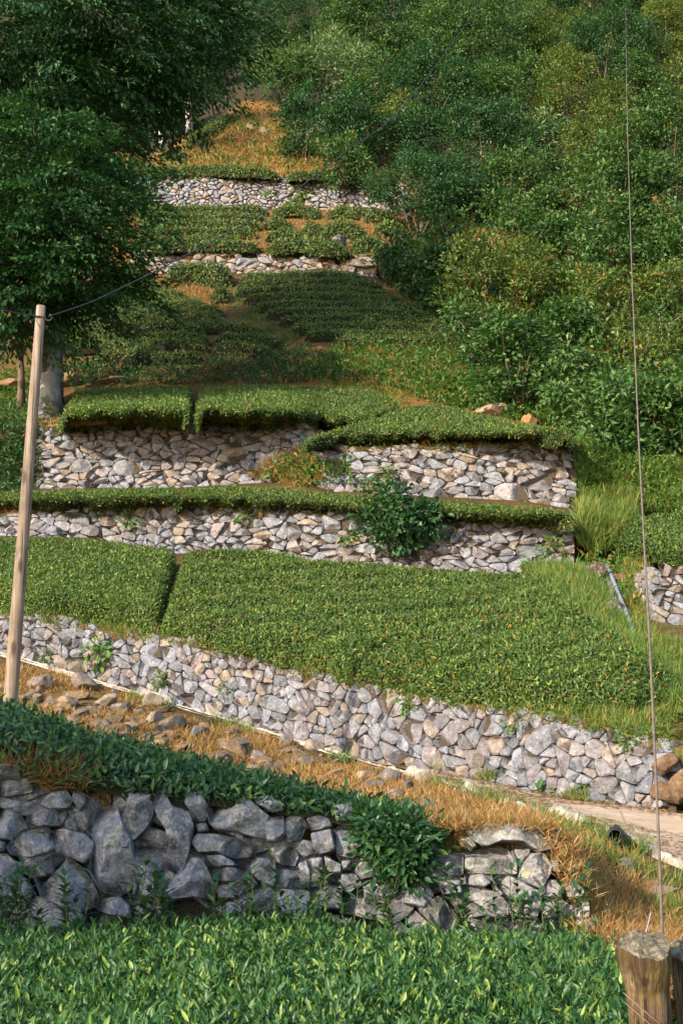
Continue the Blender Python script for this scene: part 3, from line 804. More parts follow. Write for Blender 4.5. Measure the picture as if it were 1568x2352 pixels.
S8 = [[(-40,175),(40,170),(70,220),(30,250),(-20,250)], [(-22,275),(90,270),(90,350),(60,400),(50,415),(-20,400)], [(60,480),(110,380),(190,440),(200,490),(140,500),(90,510)],
 [(0,490),(60,490),(90,530),(40,570),(0,560)], [(0,430),(45,430),(40,470),(0,475)], [(390,340),(430,360),(500,400),(555,400),(555,490),(480,490),(430,470),(390,400)],
 [(565,268),(640,262),(800,266),(950,262),(990,290),(960,370),(900,385),(820,345),(730,340),(660,365),(610,340)], [(545,330),(590,320),(620,365),(600,375)],
 [(575,390),(660,370),(760,375),(800,440),(800,485),(700,485),(620,480),(570,460)], [(780,380),(860,380),(855,420),(830,440),(800,430)],
 [(860,400),(920,400),(955,450),(950,490),(910,555),(850,530),(815,500),(830,450)], [(565,490),(640,490),(680,530),(650,550),(570,535)],
 [(690,495),(750,490),(850,540),(920,580),(900,640),(850,610),(760,600),(720,560)], [(555,540),(640,550),(730,580),(760,620),(760,680),(690,680),(610,620),(570,590)],
 [(910,600),(1000,600),(1060,640),(1060,690),(960,690),(910,660)], [(770,620),(880,615),(910,640),(890,690),(780,680)], [(590,640),(680,680),(600,690)],
 [(1020,540),(1060,510),(1110,570),(1090,600),(1030,590)], [(930,520),(990,520),(1010,570),(1000,600),(930,590)], [(1070,640),(1095,640),(1100,760),(1065,790)],
 [(1095,600),(1125,610),(1130,680),(1100,690)], [(440,520),(540,520),(550,580),(470,580)], [(380,480),(450,490),(450,510),(390,505)], [(1110,700),(1160,690),(1155,760),(1115,780)],
 [(100,520),(180,520),(260,560),(200,620),(110,620)], [(270,510),(380,520),(420,580),(380,640),(280,620)], [(960,430),(990,425),(995,480),(960,470)],
 [(190,300),(280,290),(380,330),(385,400),(300,440),(210,400)], [(200,440),(290,440),(300,500),(210,500)], [(700,545),(725,590),(740,585)]]
polys = [_px(s, 0) for s in S7] + [_px(s, 784) for s in S8]
root = thing('dry_stone_wall', 'dark lichen-spotted wall of big boulders behind the nearest tea', 'stone wall', con('FB', 500))
mb = MB(); rng = np.random.default_rng(77); nvF = nrm(np.array([0.0, -1.0, 0.18]))
for i, pl in enumerate(polys):
    a = np.array(pl)
    ce = a.mean(0); a = ce + (a - ce) * 1.05
    a = chaikin(a, 0.07, 1)
    O = G(a[:, 0], np.maximum(a[:, 1], 0), 0, 'FB', 'FT')
    O[:, 1] = np.interp(O[:, 2], [-1.75, 0.0], [10.1, 10.6]) if False else O[:, 1]
    sz = np.linalg.norm(O - O.mean(0), axis=1).mean()
    col = np.array([0.97, 1.0, 1.10]) * rng.uniform(0.22, 0.38) if ce[0] < 1060 else np.array([1.04, 1.0, 0.98]) * rng.uniform(0.30, 0.43)  # sun and shade put into the tint: cool dark left, warm pale right
    O = O + nvF * (0.05 + rng.normal(0, 0.03))
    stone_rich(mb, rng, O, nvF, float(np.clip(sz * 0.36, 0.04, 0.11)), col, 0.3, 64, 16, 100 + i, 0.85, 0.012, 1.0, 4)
# smaller stones wedged behind them
xsF = np.linspace(-420, 1330, 90); BF, TF = con('FB', xsF), con('FT', xsF)
SF = np.concatenate([[0], np.cumsum(np.hypot(np.diff(BF[:, 0]), np.diff(BF[:, 1])))]); HF = TF[:, 2] - BF[:, 2]
for poly, r in rubble_cells(rng, SF[-1], HF.max(), 0.17, 0.7, 0.008):
    c = poly.mean(0); H = float(np.interp(c[0], SF, HF))
    if c[1] > H - 0.05 or c[0] < 0 or c[0] > SF[-1] - 0.1: continue
    xq = np.interp(c[0], SF, xsF)
    poly = chaikin(poly, 0.1, 1); poly[:, 1] = np.minimum(poly[:, 1], H)
    b = np.stack([np.interp(poly[:, 0], SF, BF[:, k]) for k in range(3)], 1); t = np.stack([np.interp(poly[:, 0], SF, TF[:, k]) for k in range(3)], 1)
    O = b + (t - b) * (poly[:, 1] / H)[:, None]
    out = 0.06 if xq < -10 else -0.045
    bxy = bearing(O.mean(0))
    if 790 / 2 < bxy[0] < 970 / 2 and 1764 + 300 < bxy[1] < 1764 + 345: continue     # the dark hollow
    stone_rich(mb, rng, O + nvF * (out + rng.normal(0, 0.02)), nvF, 0.05 if xq > -10 else 0.08, np.array([1, 1, 1.04]) * rng.uniform(0.18, 0.30), 0.2, 24, 6, 300, 0.8, 0.022, 1.0, 2)
mb.build('stones', M['stone_near'], root, False)
sh = np.array([0, 1.0, 0])
V = np.stack([BF + sh * 0.2 - [0, 0, .3], (BF + TF) / 2 + sh * 0.18, TF + sh * 0.16 - [0, 0, 0.05], TF + sh * 0.7 - [0, 0, 0.06], BF + sh * 0.8 - [0, 0, .3], BF + sh * 0.2 - [0, 0, .3]])
mk('earth_core', V.reshape(-1, 3), grid_tris(*V.shape[:2]), M['soilcore'], root)
# ------------------------------------------------------------------ tea
def sample_tris(rng, V, T, n):
    A, B, Cc = V[T[:, 0]], V[T[:, 1]], V[T[:, 2]]
    cr = np.cross(B - A, Cc - A); ar = np.linalg.norm(cr, axis=1)
    k = rng.choice(len(T), n, p=ar / ar.sum())
    u, v = rng.random(n), rng.random(n); f = u + v > 1; u[f] = 1 - u[f]; v[f] = 1 - v[f]
    P = A[k] + (B - A)[k] * u[:, None] + (Cc - A)[k] * v[:, None]
    return P, nrm(cr[k])

def area(V, T):
    return 0.5 * np.linalg.norm(np.cross(V[T[:, 1]] - V[T[:, 0]], V[T[:, 2]] - V[T[:, 0]]), axis=1).sum()

def skin_leaves(rng, V, T, dens, ln, wd, upright=0.5, spread=0.8, depth=0.05, young=0.15, dead=0.02, segs=1, curve=0.2, inward=None, shoots=None):
    n = int(area(V, T) * dens)
    P, N = sample_tris(rng, V, T, n)
    if inward is not None:
        flip = np.sum((P - inward) * N, -1) < 0
        N[flip] *= -1
    N[N[:, 2] < -0.5] *= -1
    P = P + N * rng.normal(-0.3, 0.6, (n, 1)) * depth
    if shoots:   # leaves stand in small shoots
        k = n // shoots
        base = P[:k].repeat(shoots, 0); Nn = N[:k].repeat(shoots, 0); n = len(base)
        P = base + rng.normal(0, 0.012, (n, 3)); N = Nn
        lean = (nrm(rng.normal(0, 1, (k, 3))) * 0.35).repeat(shoots, 0)
    else:
        lean = 0
    d = nrm(N * 0.4 + np.array([0, 0, 1.0]) * upright + lean + nrm(rng.normal(0, 1, (n, 3))) * spread)
    side = np.cross(d, N + rng.normal(0, 0.5, (n, 3)))
    L = ln * rng.uniform(0.5, 1.4, n); Wd = wd * rng.uniform(0.75, 1.2, n)
    patch = np.clip(vnoise(P, 0.7, 8, 2) * 0.8 + 0.5, 0, 1)
    col = np.zeros((n, 3))
    col[:, 0] = np.clip(rng.normal(0.5, 0.25, n), 0, 1)
    col[:, 1] = np.where(rng.random(n) < young * (0.4 + patch * 1.2), rng.uniform(0.4, 1, n), 0)
    col[:, 2] = np.where(rng.random(n) < dead * (0.3 + 1.4 * (1 - patch)), rng.uniform(0.5, 1, n), 0)
    return leaf_mesh(P, d, side, L, Wd, col, segs=segs, curve=curve * rng.uniform(0.2, 1.5, n), fold=0.3)

def poly_at(pl, n):
    p = np.array(pl, float); L = np.concatenate([[0], np.cumsum(np.hypot(*np.diff(p, axis=0).T))])
    t = np.linspace(0, L[-1], n)
    return np.interp(t, L, p[:, 0]), np.interp(t, L, p[:, 1])

def tea_block(name, label, front, back, h, lo, hi, dens, ln, wd, seed, mat='tea', group=None, nu=60, nv=26, und=0.05, fh=0.36, leafkw={}, world=None, rip=0.0):
    """a clipped block of tea; front/back are the rims of its flat top"""
    rng = np.random.default_rng(seed)
    if world is not None: Tp = world(nu, nv)
    else:
        fx, fy = poly_at(front, nu); bx_, by_ = poly_at(back, nu)
        t = np.linspace(0, 1, nv)[None] ** 1.25
        xs, ys = fx[:, None] * (1 - t) + bx_[:, None] * t, fy[:, None] * (1 - t) + by_[:, None] * t
        k = np.clip(t / 0.3, 0, 1); hv = h * (fh + (1 - fh) * k * (2 - k))
        lift = 0.6 * fh * h * F / conY(lo, fx)
        jit = vnoise(np.stack([fx, 0 * fx, 0 * fx], 1), 0.035, seed + 9, 3) * 9 * (0.3 + 0.7 * (h > 0.35))
        ys = ys - (lift + jit)[:, None] * (1 - t)
        Tp = G(xs, ys, hv + 0 * xs, lo, hi)
    nz = vnoise(Tp, 1.1, seed, 3) * und + vnoise(Tp, 4.0, seed + 5, 2) * und * 0.5
    if rip: nz = nz + rip * np.sin(Tp[..., 1] * 2 * np.pi / 0.9 + vnoise(Tp, 0.6, 3, 2) * 3)
    Tp = Tp + np.stack([0 * nz, 0 * nz, nz], -1)
    # round the rim, then skirts to the ground
    i = np.minimum(np.arange(nu), np.arange(nu)[::-1])[:, None]; j = np.minimum(np.arange(nv), np.arange(nv)[::-1])[None]
    e = np.minimum(i * 1.0, j * 1.0)
    Tp[..., 2] -= np.where(e == 0, 0.13, np.where(e == 1, 0.03, 0)) * min(1, h / 0.5)
    V = np.zeros((nu + 2, nv + 2, 3)); V[1:-1, 1:-1] = Tp
    ctr = Tp.reshape(-1, 3).mean(0)
    def skirt(a, k=1.0, more=0.0):
        q = a.copy(); o = nrm((a - ctr) * np.array([1, 1, 0])); q += o * 0.02; q[..., 2] -= max(h * k * 1.02 - 0.13, 0.03) + more; return q
    V[0, 1:-1] = skirt(Tp[0], 0.75); V[-1, 1:-1] = skirt(Tp[-1], 0.75); V[1:-1, 0] = skirt(Tp[:, 0], fh if world is None else 1.0, 0.14 if world is None and h > 0.44 else 0.0); V[1:-1, -1] = skirt(Tp[:, -1])
    for a, b, c, d in ((0, 0, 1, 1), (0, -1, 1, -2), (-1, 0, -2, 1), (-1, -1, -2, -2)):
        V[a, b] = (V[a, d] + V[c, b]) / 2
    T = grid_tris(nu + 2, nv + 2)
    org = np.array([ctr[0], Tp[:, 0, 1].min(), V[1:-1, 0, 2].min()])
    root = thing(name, label, 'tea hedge', org, group)
    VV = V.reshape(-1, 3)
    inn = VV + nrm(ctr - [0, 0, 1.0] - VV) * 0.06
    mk('inner_twigs', inn, T, M['core'], root, None, True)
    lv = skin_leaves(rng, VV, T, dens, ln, wd, inward=ctr - np.array([0, 0, 1.5]), **leafkw)
    mk('leaves', *lv[:2], M[mat], root, lv[2])
    return root

# nearest tea: a flat table of young shoots filling the bottom of the view
def near_world(nu, nv):
    s = np.linspace(0, 1, nu)[:, None]; t = np.linspace(0, 1, nv)[None]
    Y = 4.6 + t * 5.3 + 0 * s
    xr = np.interp(Y, [4.6, 5.2, 6.8, 8.6, 9.4, 10], [1.0, 1.10, 1.42, 1.62, 1.72, 1.75])
    X = -3.2 + (xr + 3.2) * s
    Z = -1.13 - 0.05 * np.sin(X * 1.7) * np.cos(Y * 1.3) + np.clip((Y - 8.6) / 1.4, 0, 1) * -0.05
    return np.stack([X, Y, Z], -1)
tea_block('tea_hedge', 'nearest bright green tea, full of upright young shoots, at the bottom edge', None, None, 0.66, 'FB', 'FT', 5200, 0.054, 0.019, 201, 'tea_near', nu=60, nv=44, und=0.05, world=near_world,
          leafkw=dict(upright=0.75, spread=0.75, depth=0.09, young=0.19, dead=0.0, segs=2, curve=0.35, shoots=4))
# big field and its neighbour
K = dict(upright=0.28, spread=1.0, depth=0.05, young=0.14, dead=0.035)
tea_block('tea_hedge', 'largest tea field, a broad sloping block above the lane wall, right of the dark gap',
          [(372, 1448), (470, 1474), (560, 1502), (700, 1532), (900, 1580), (1100, 1613), (1300, 1632), (1440, 1636), (1560, 1606), (1600, 1600)],
          [(428, 1272), (520, 1264), (620, 1270), (760, 1288), (900, 1296), (1000, 1305), (1120, 1312), (1185, 1312), (1240, 1330), (1300, 1385)], 0.42, 'GT', 'AB', 2300, 0.076, 0.032, 202, 'tea', nu=90, nv=46, leafkw=K, rip=0.06, und=0.06)
tea_block('tea_hedge', 'smooth tea block left of the dark gap, behind the wooden pole', [(-120, 1380), (0, 1398), (90, 1402), (170, 1416), (250, 1430), (345, 1448)],
          [(-120, 1230), (0, 1232), (170, 1232), (260, 1240), (330, 1250), (396, 1262)], 0.48, 'GT', 'AB', 2300, 0.076, 0.032, 203, 'tea', nu=56, nv=36, leafkw=dict(K, dead=0.01, young=0.2))
tea_block('tea_hedge', 'narrow tea strip on top of the grey wall, left half behind the pole', [(-100, 1168), (0, 1162), (120, 1156), (250, 1162), (330, 1155), (408, 1150)],
          [(-100, 1128), (0, 1128), (120, 1128), (250, 1120), (340, 1116), (405, 1116)], 0.45, 'AT', 'BB', 1700, 0.080, 0.033, 204, 'tea', nu=60, nv=8, fh=0.2, leafkw=dict(K, dead=0.01))
tea_block('tea_hedge', 'narrow tea strip between the two walls, running right past the leafy bush', [(415, 1154), (520, 1160), (640, 1167), (760, 1172), (900, 1179), (1100, 1191), (1240, 1197), (1316, 1197)],
          [(420, 1118), (520, 1108), (640, 1116), (760, 1130), (900, 1142), (1100, 1152), (1240, 1166), (1310, 1180)], 0.42, 'AT', 'BB', 1700, 0.080, 0.033, 205, 'tea', nu=90, nv=8, fh=0.2, leafkw=dict(K, dead=0.05))
tea_block('tea_hedge', 'tea block beside the grey trunk, on top of the left tall wall', [(138, 972), (200, 966), (300, 963), (380, 962), (426, 962)],
          [(175, 893), (250, 890), (330, 887), (400, 886), (436, 886)], 0.48, 'BT', 'SB', 1600, 0.080, 0.034, 206, 'tea', nu=50, nv=20, fh=0.2, leafkw=dict(K, young=0.25, dead=0.0))
tea_block('tea_hedge', 'oval tea block with a curved right rim, middle of the upper terrace', [(454, 962), (560, 963), (660, 967), (720, 978), (800, 986), (860, 978), (915, 950)],
          [(460, 888), (560, 884), (660, 883), (740, 884), (820, 886), (880, 898), (912, 925)], 0.48, 'BT', 'SB', 1600, 0.080, 0.034, 207, 'tea', nu=70, nv=22, fh=0.2, leafkw=K)
tea_block('tea_hedge', 'tapering tea block on top of the square-cornered wall, right of the footpath', [(700, 1014), (800, 1020), (920, 1015), (1050, 1011), (1180, 1006), (1310, 1006)],
          [(905, 950), (945, 930), (1020, 928), (1100, 946), (1180, 968), (1290, 992)], 0.45, 'BT', 'SB', 1600, 0.080, 0.034, 208, 'tea', nu=70, nv=18, fh=0.2, leafkw=K)
tea_block('tea_hedge', 'tea patch at the right edge above the rounded wall', [(1420, 1268), (1470, 1285), (1540, 1298), (1640, 1300)], [(1440, 1185), (1490, 1180), (1560, 1170), (1640, 1165)], 0.4, 'GT', 'BB', 1700, 0.080, 0.033, 209, 'tea', nu=36, nv=22, leafkw=dict(K, dead=0.0))
_hb = np.array([(-160, 1745), (0, 1735), (60, 1745), (150, 1776), (250, 1784), (330, 1792), (420, 1810), (520, 1824), (640, 1838), (760, 1862), (850, 1880), (940, 1892), (1000, 1897)], float)
_hs = np.array([(-160, 1560), (0, 1606), (100, 1640), (200, 1682), (300, 1708), (400, 1728), (500, 1750), (600, 1776), (700, 1801), (800, 1826), (900, 1846), (1000, 1868)], float)
def dark_world(nu, nv):
    x = np.linspace(-160, 1000, nu); ft, hb = con('FT', x), con('HB', x)
    bot = at(x, np.interp(x, _hb[:, 0], _hb[:, 1]), ft[:, 1] - 0.12)
    top = at(x, np.interp(x, _hs[:, 0], _hs[:, 1]) + 14, hb[:, 1] - 0.35)
    rim = ft + (top - ft) * 0.22; rim[:, 2] = bot[:, 2] + (top[:, 2] - bot[:, 2]) * 0.62
    ctrl = [bot, bot + (rim - bot) * [0.25, 0.25, 0.62], rim, rim + (top - rim) * 0.5 + [0, 0, 0.02], top, hb + (top - hb) * 0.6]
    k = np.linspace(0, len(ctrl) - 1, nv); P = np.stack(ctrl, 1); a = np.clip(k.astype(int), 0, len(ctrl) - 2); f = (k - a)[None, :, None]
    return P[:, a] * (1 - f) + P[:, a + 1] * f
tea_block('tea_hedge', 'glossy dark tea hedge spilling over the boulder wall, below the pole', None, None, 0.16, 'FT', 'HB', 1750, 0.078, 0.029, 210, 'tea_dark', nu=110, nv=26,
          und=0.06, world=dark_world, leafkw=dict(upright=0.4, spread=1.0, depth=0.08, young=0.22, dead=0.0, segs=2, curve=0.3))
# the hanging bush at the right end of that hedge
def blob_bush(name, label, cat, lobes, nclump, per, cr, ln, wd, mat, seed, group=None, stems=True, **kw):
    rng = np.random.default_rng(seed)
    lo = np.array(lobes, float); base = lo[:, :3].mean(0).copy(); base[2] = (lo[:, 2] - lo[:, 5]).min()
    root = thing(name, label, cat, base, group)
    V, T, K_, cl = crown_leaves(rng, lo, nclump, per, cr, ln, wd, **kw)
    mk('leaves', V, T, M[mat], root, K_)
    if stems:
        mb = MB()
        for c in cl[rng.choice(len(cl), min(len(cl), 14), replace=False)]:
            mb.add(*tube(bend(base + rng.normal(0, 0.05, 3) * [1, 1, 0], c, 5, -0.05, 0.03, rng), np.linspace(0.02, 0.006, 5), 5))
        mb.build('stems', M['bark'], root, True)
    return root

def crown_leaves(rng, lobes, nclump, per, cr, ln, wd, flat=0.6, shell=0.55, young=0.10, dead=0.004, out=0.5, up=0.7, spread=0.8, droop=0.0, segs=1, tipyoung=0.0, spray=0.0):
    lobes = np.asarray(lobes, float)
    w = (lobes[:, 3] * lobes[:, 4] + lobes[:, 4] * lobes[:, 5] + lobes[:, 3] * lobes[:, 5]); w /= w.sum()
    k = rng.choice(len(lobes), nclump, p=w); L = lobes[k]
    dirs = nrm(rng.normal(0, 1, (nclump, 3)))
    rad = shell + (1.05 - shell) * rng.random(nclump) ** 0.6
    cl = L[:, :3] + dirs * L[:, 3:6] * rad[:, None]
    n = nclump * per
    csz = cr * rng.uniform(0.6, 1.35, nclump)
    off = rng.normal(0, 0.5, (n, 3)) * csz.repeat(per)[:, None] * np.array([1, 1, flat])
    if spray:
        a = nrm(dirs * [1, 1, 0.25] + rng.normal(0, 0.35, (nclump, 3)) * [1, 1, 0.3]).repeat(per, 0); b = nrm(np.cross(a, [0, 0, 1.0]))
        q = rng.random(n) ** 0.8; z = csz.repeat(per)
        off = a * (q * z * spray)[:, None] + b * (rng.normal(0, 0.28, n) * z * (1.15 - q * 0.7))[:, None] + np.array([0, 0, 1.0]) * (rng.normal(0, 0.5, n) * z * flat - 0.28 * q * q * z * spray)[:, None]
    P = cl.repeat(per, 0) + off
    od = nrm(dirs + np.array([0, 0, 0.25])).repeat(per, 0)
    N = nrm(np.array([0, 0, 1.0]) * up + od * out + rng.normal(0, 0.30, (n, 3)) + rng.normal(0, 0.25, (nclump, 3)).repeat(per, 0))
    d = nrm(nrm(off + 1e-6) * 0.7 + od * 0.5 + rng.normal(0, spread, (n, 3)) * 0.6 - np.array([0, 0, droop]))
    side = np.cross(d, N)
    ct = np.clip(rng.normal(0.5, 0.27, nclump), 0, 1).repeat(per)
    col = np.zeros((n, 3))
    col[:, 0] = np.clip(ct + rng.normal(0, 0.11, n), 0, 1)
    cy = (rng.random(nclump) < 0.35).repeat(per)
    col[:, 1] = np.where(rng.random(n) < young * np.where(cy, 2.4, 0.2), rng.uniform(0.2, 0.8, n), 0)
    if tipyoung: col[:, 1] = np.maximum(col[:, 1], tipyoung * np.clip((off[:, 2] / np.maximum(csz.repeat(per), 1e-3)) * 1.5, 0, 1))
    cd = (rng.random(nclump) < 0.25).repeat(per)
    col[:, 2] = np.where(rng.random(n) < dead * np.where(cd, 3.2, 0.3), rng.uniform(0.4, 1, n), 0)
    V, T, K_ = leaf_mesh(P, d, side, ln * rng.uniform(0.6, 1.3, n), wd * rng.uniform(0.75, 1.25, n), col, fold=0.25, curve=0.25 * rng.uniform(0, 1.5, n), segs=segs)
    return V, T, K_, cl

c1 = at(925, 1938, 10.35); c2 = at(872, 1905, 10.4); c3 = at(925, 1982, 10.3); c4 = at(945, 1908, 10.6)
blob_bush('tea_bush', 'drooping tea bush hanging over the boulder wall, at the end of the dark hedge', 'tea bush',
          [(*c1, 0.22, 0.2, 0.2), (*c2, 0.18, 0.2, 0.13), (*c3, 0.16, 0.16, 0.15), (*c4, 0.22, 0.25, 0.06)], 210, 12, 0.12, 0.075, 0.03, 'tea_dark', 215, segs=2, young=0.2)

# ---- hedge rows on the steep slopes
def tea_row(label, line, y_dep, h, w, lo, hi, seed, dens=620, ln=0.08, wd=0.042, group='tea rows on the steep slope', mat='row', kw=None):
    rng = np.random.default_rng(seed)
    x, y = poly_at(line, max(6, int(abs(line[-1][0] - line[0][0]) / 9)))
    Pg = G(x, y + h * 0.55 * F / 46, 0.0, lo, hi)
    n = len(Pg); m_ = 9
    # keep rows smooth in plan
    tg = nrm(np.gradient(Pg, axis=0)); cr = nrm(np.cross(tg, [0, 0, 1.0]))       # away from / towards the valley
    th = np.linspace(-0.35, math.pi + 0.35, m_)
    end = np.clip(np.minimum(np.arange(n), np.arange(n)[::-1]) / 2.5, 0, 1) ** 0.5
    wn = 1 + 0.22 * vnoise(Pg, 0.9, seed, 2)[:, None]
    rx = w * 0.5 * (0.25 + 0.75 * end)[:, None] * wn; rz = h * (0.3 + 0.7 * end)[:, None] * wn
    sh = lambda a: np.sign(a) * np.abs(a) ** 0.7
    V = Pg[:, None] + cr[:, None] * (sh(np.cos(th))[None] * rx)[..., None] + np.array([0, 0, 1.0]) * (np.maximum(sh(np.sin(th)), -0.3)[None] * rz)[..., None]
    V = V + (vnoise(V, 2.2, seed + 3, 2) * 0.07)[..., None] * np.array([0.3, 0.6, 1.0])
    T = grid_tris(n, m_); VV = V.reshape(-1, 3)
    root = thing('tea_row', label, 'tea hedge', Pg[n // 2], group)
    ctr = np.repeat(Pg[:, None], m_, 1).reshape(-1, 3)
    mk('inner_twigs', VV + (ctr - VV) * 0.14, T, M['core'], root, None, True)
    hc = (VV[T].mean(1) - ctr[T].mean(1))[:, 2]
    T2 = T[hc > 0.24 * h] if dens > 300 else T  # lower fronts left leafless; the dark core stands for shade between rows
    lv = skin_leaves(rng, VV, T2, dens, ln, wd, inward=Pg.mean(0) - np.array([0, 0, 2.0]), **(kw or dict(upright=0.35, spread=1.0, depth=0.05, young=0.12, dead=0.015)))
    mk('leaves', *lv[:2], M[mat], root, lv[2])
    return root

ROWS_L = [  # left block, top row first: (line, label)
 ([(215, 648), (290, 640), (368, 652)], 'short top tea row of the left block, under the upper crown of the beech'),
 ([(200, 668), (300, 664), (430, 682)], 'second tea row down in the left block, ending before the orange path'),
 ([(180, 688), (300, 684), (475, 700)], 'third tea row down in the left block, left of the orange path'),
 ([(150, 706), (300, 700), (420, 703), (515, 716)], 'fourth tea row down in the left block, reaching the grassy footpath'),
 ([(140, 724), (280, 720), (420, 722), (518, 734)], 'fifth tea row down in the left block'),
 ([(140, 742), (280, 738), (415, 744)], 'sixth tea row down in the left block, stopping at a bare orange patch'),
 ([(138, 760), (230, 758), (300, 764)], 'short sunny tea row just right of the grey trunk'),
 ([(325, 752), (420, 752), (470, 760)], 'short tea hedge above the bare orange patch'),
 ([(440, 748), (540, 752), (615, 764)], 'dark tea row right of centre, next to the grassy footpath'),
 ([(136, 780), (210, 776), (290, 784)], 'stubby tea row beside the grey trunk, partly lit'),
 ([(285, 778), (390, 772), (485, 782)], 'shaded tea row below the bare orange patch'),
 ([(496, 774), (580, 776), (655, 788)], 'shaded tea row ending at the lower footpath bend'),
 ([(140, 800), (240, 796), (372, 808)], 'low tea row right of the grey trunk at the slope foot'),
 ([(250, 792), (360, 786), (480, 798)], 'shaded second lowest tea row in the left block'),
 ([(490, 798), (570, 798), (630, 808)], 'short shaded tea row lowest beside the footpath'),
 ([(210, 826), (320, 816), (370, 822), (470, 818)], 'lowest tea row of the left block over the dark bank'),
]
ROWS_R = [
 ([(552, 636), (640, 630), (760, 632), (850, 640)], 'topmost tea row of the shaded right block, under the small wall'),
 ([(545, 652), (660, 647), (800, 650), (880, 658)], 'second tea row down in the shaded right block'),
 ([(540, 668), (640, 664), (800, 668), (905, 676)], 'third tea row down in the shaded right block'),
 ([(560, 685), (680, 681), (820, 684), (935, 694)], 'fourth tea row down in the shaded right block'),
 ([(585, 702), (700, 698), (850, 701), (970, 712)], 'fifth tea row down in the shaded right block'),
 ([(610, 719), (740, 716), (880, 719), (1000, 730)], 'sixth tea row down in the shaded right block'),
 ([(640, 736), (760, 733), (900, 737), (1030, 748)], 'seventh tea row down in the shaded right block'),
 ([(665, 754), (780, 750), (920, 754), (1050, 764)], 'eighth tea row down in the shaded right block'),
 ([(700, 771), (800, 768), (930, 771), (1062, 778)], 'ninth tea row down in the shaded right block'),
 ([(760, 786), (850, 784), (960, 786), (1068, 792)], 'lowest tea row of the right block, catching sun above the ferny bank'),
]
ROWS_U = [
 ([(310, 484), (450, 478), (618, 482)], 'top row of the uppermost tea block, under the highest wall'),
 ([(320, 500), (450, 495), (612, 499)], 'second row of the uppermost tea block'),
 ([(320, 517), (450, 512), (600, 516)], 'third row of the uppermost tea block'),
 ([(325, 534), (450, 530), (592, 534)], 'fourth row of the uppermost tea block'),
 ([(330, 552), (450, 548), (560, 550)], 'lowest row of the uppermost tea block'),
 ([(360, 566), (470, 562), (600, 566)], 'straggling tea row on the rim of the small stone wall'),
]
sd = 300
for line, lab in ROWS_L: tea_row(lab, line, 0, 0.38, 0.54, 'SB', 'CB', sd, group='tea rows of the left slope'); sd += 1
for line, lab in ROWS_R: tea_row(lab, line, 0, 0.36, 0.50, 'SB', 'CB', sd, group='tea rows of the right slope'); sd += 1
for line, lab in ROWS_U: tea_row(lab, line, 0, 0.38, 0.55, 'CT', 'DB', sd, dens=260, ln=0.14, wd=0.06, group='tea rows of the uppermost block'); sd += 1
BUSHES = [
 ([(382, 622), (450, 616), (535, 628)], 0.8, 'thick tea hedge clump under the small stone wall, above the orange path', 'SB', 'CB'),
 ([(485, 676), (530, 674)], 0.5, 'little round tea bush on the orange path', 'SB', 'CB'),
 ([(625, 483), (680, 480), (738, 486)], 0.45, 'low tea bush just below the highest wall, left of the leafy shrub', 'CT', 'DB'),
 ([(752, 486), (800, 482), (858, 488)], 0.45, 'low tea bush under the right part of the highest wall', 'CT', 'DB'),
 ([(690, 522), (715, 518), (745, 524)], 0.6, 'lone upright tea bush on the orange patch', 'CT', 'DB'),
 ([(738, 530), (790, 520), (838, 528)], 0.75, 'round dark tea bush above the pointed rock', 'CT', 'DB'),
 ([(835, 492), (870, 488), (905, 494)], 0.5, 'tea bush at the right end under the highest wall', 'CT', 'DB'),
 ([(608, 540), (660, 536), (700, 542)], 0.4, 'flat tea bush left of the pointed rock', 'CT', 'DB'),
 ([(615, 566), (700, 562), (800, 574)], 0.5, 'long dark tea hedge on top of the small stone wall', 'CT', 'DB'),
 ([(860, 520), (895, 517), (930, 524)], 0.5, 'dark tea bush in front of the thicket edge', 'CT', 'DB'),
 ([(805, 560), (850, 556), (890, 564)], 0.5, 'dark tea bush right of the pointed rock', 'CT', 'DB'),
 ([(600, 512), (640, 508), (668, 514)], 0.4, 'small pale tea bush between orange patches', 'CT', 'DB'),
 ([(330, 392), (470, 388), (640, 396)], 0.45, 'trimmed tea hedge on top of the highest wall', 'DT', 'HT'),
 ([(660, 402), (760, 400), (880, 408)], 0.4, 'lower tea hedge on the right end of the highest wall', 'DT', 'HT'),
 ([(365, 345), (395, 338), (425, 346)], 0.8, 'rounded tea bush at the birch trunk foot', 'DT', 'HT'),
 ([(425, 325), (480, 290), (540, 250)], 0.6, 'tea hedge climbing the left ridge of the orange slope', 'DT', 'HT'),
]
for line, h, lab, lo, hi in BUSHES:
    tea_row(lab, line, 0, h, 0.9, lo, hi, sd, dens=260, ln=0.14, wd=0.06, group=None); sd += 1
# ------------------------------------------------------------------ trees and the thicket
def stems_mesh(rng, base, cl, n, r0, r1, spread=0.12):
    mb = MB()
    for c in cl[rng.choice(len(cl), min(len(cl), n), replace=False)]:
        b = base + rng.normal(0, spread, 3) * [1, 1, 0] - [0, 0, 0.15]
        mid = (b + c) / 2 + np.array([0, 0, 0.15]) + rng.normal(0, 0.08, 3)
        P = np.stack([b, (b * 2 + mid) / 3 + rng.normal(0, 0.03, 3), mid, (mid + c) / 2 + rng.normal(0, 0.04, 3), c])
        mb.add(*tube(P, np.linspace(r0, r1, 5), 5))
    return mb

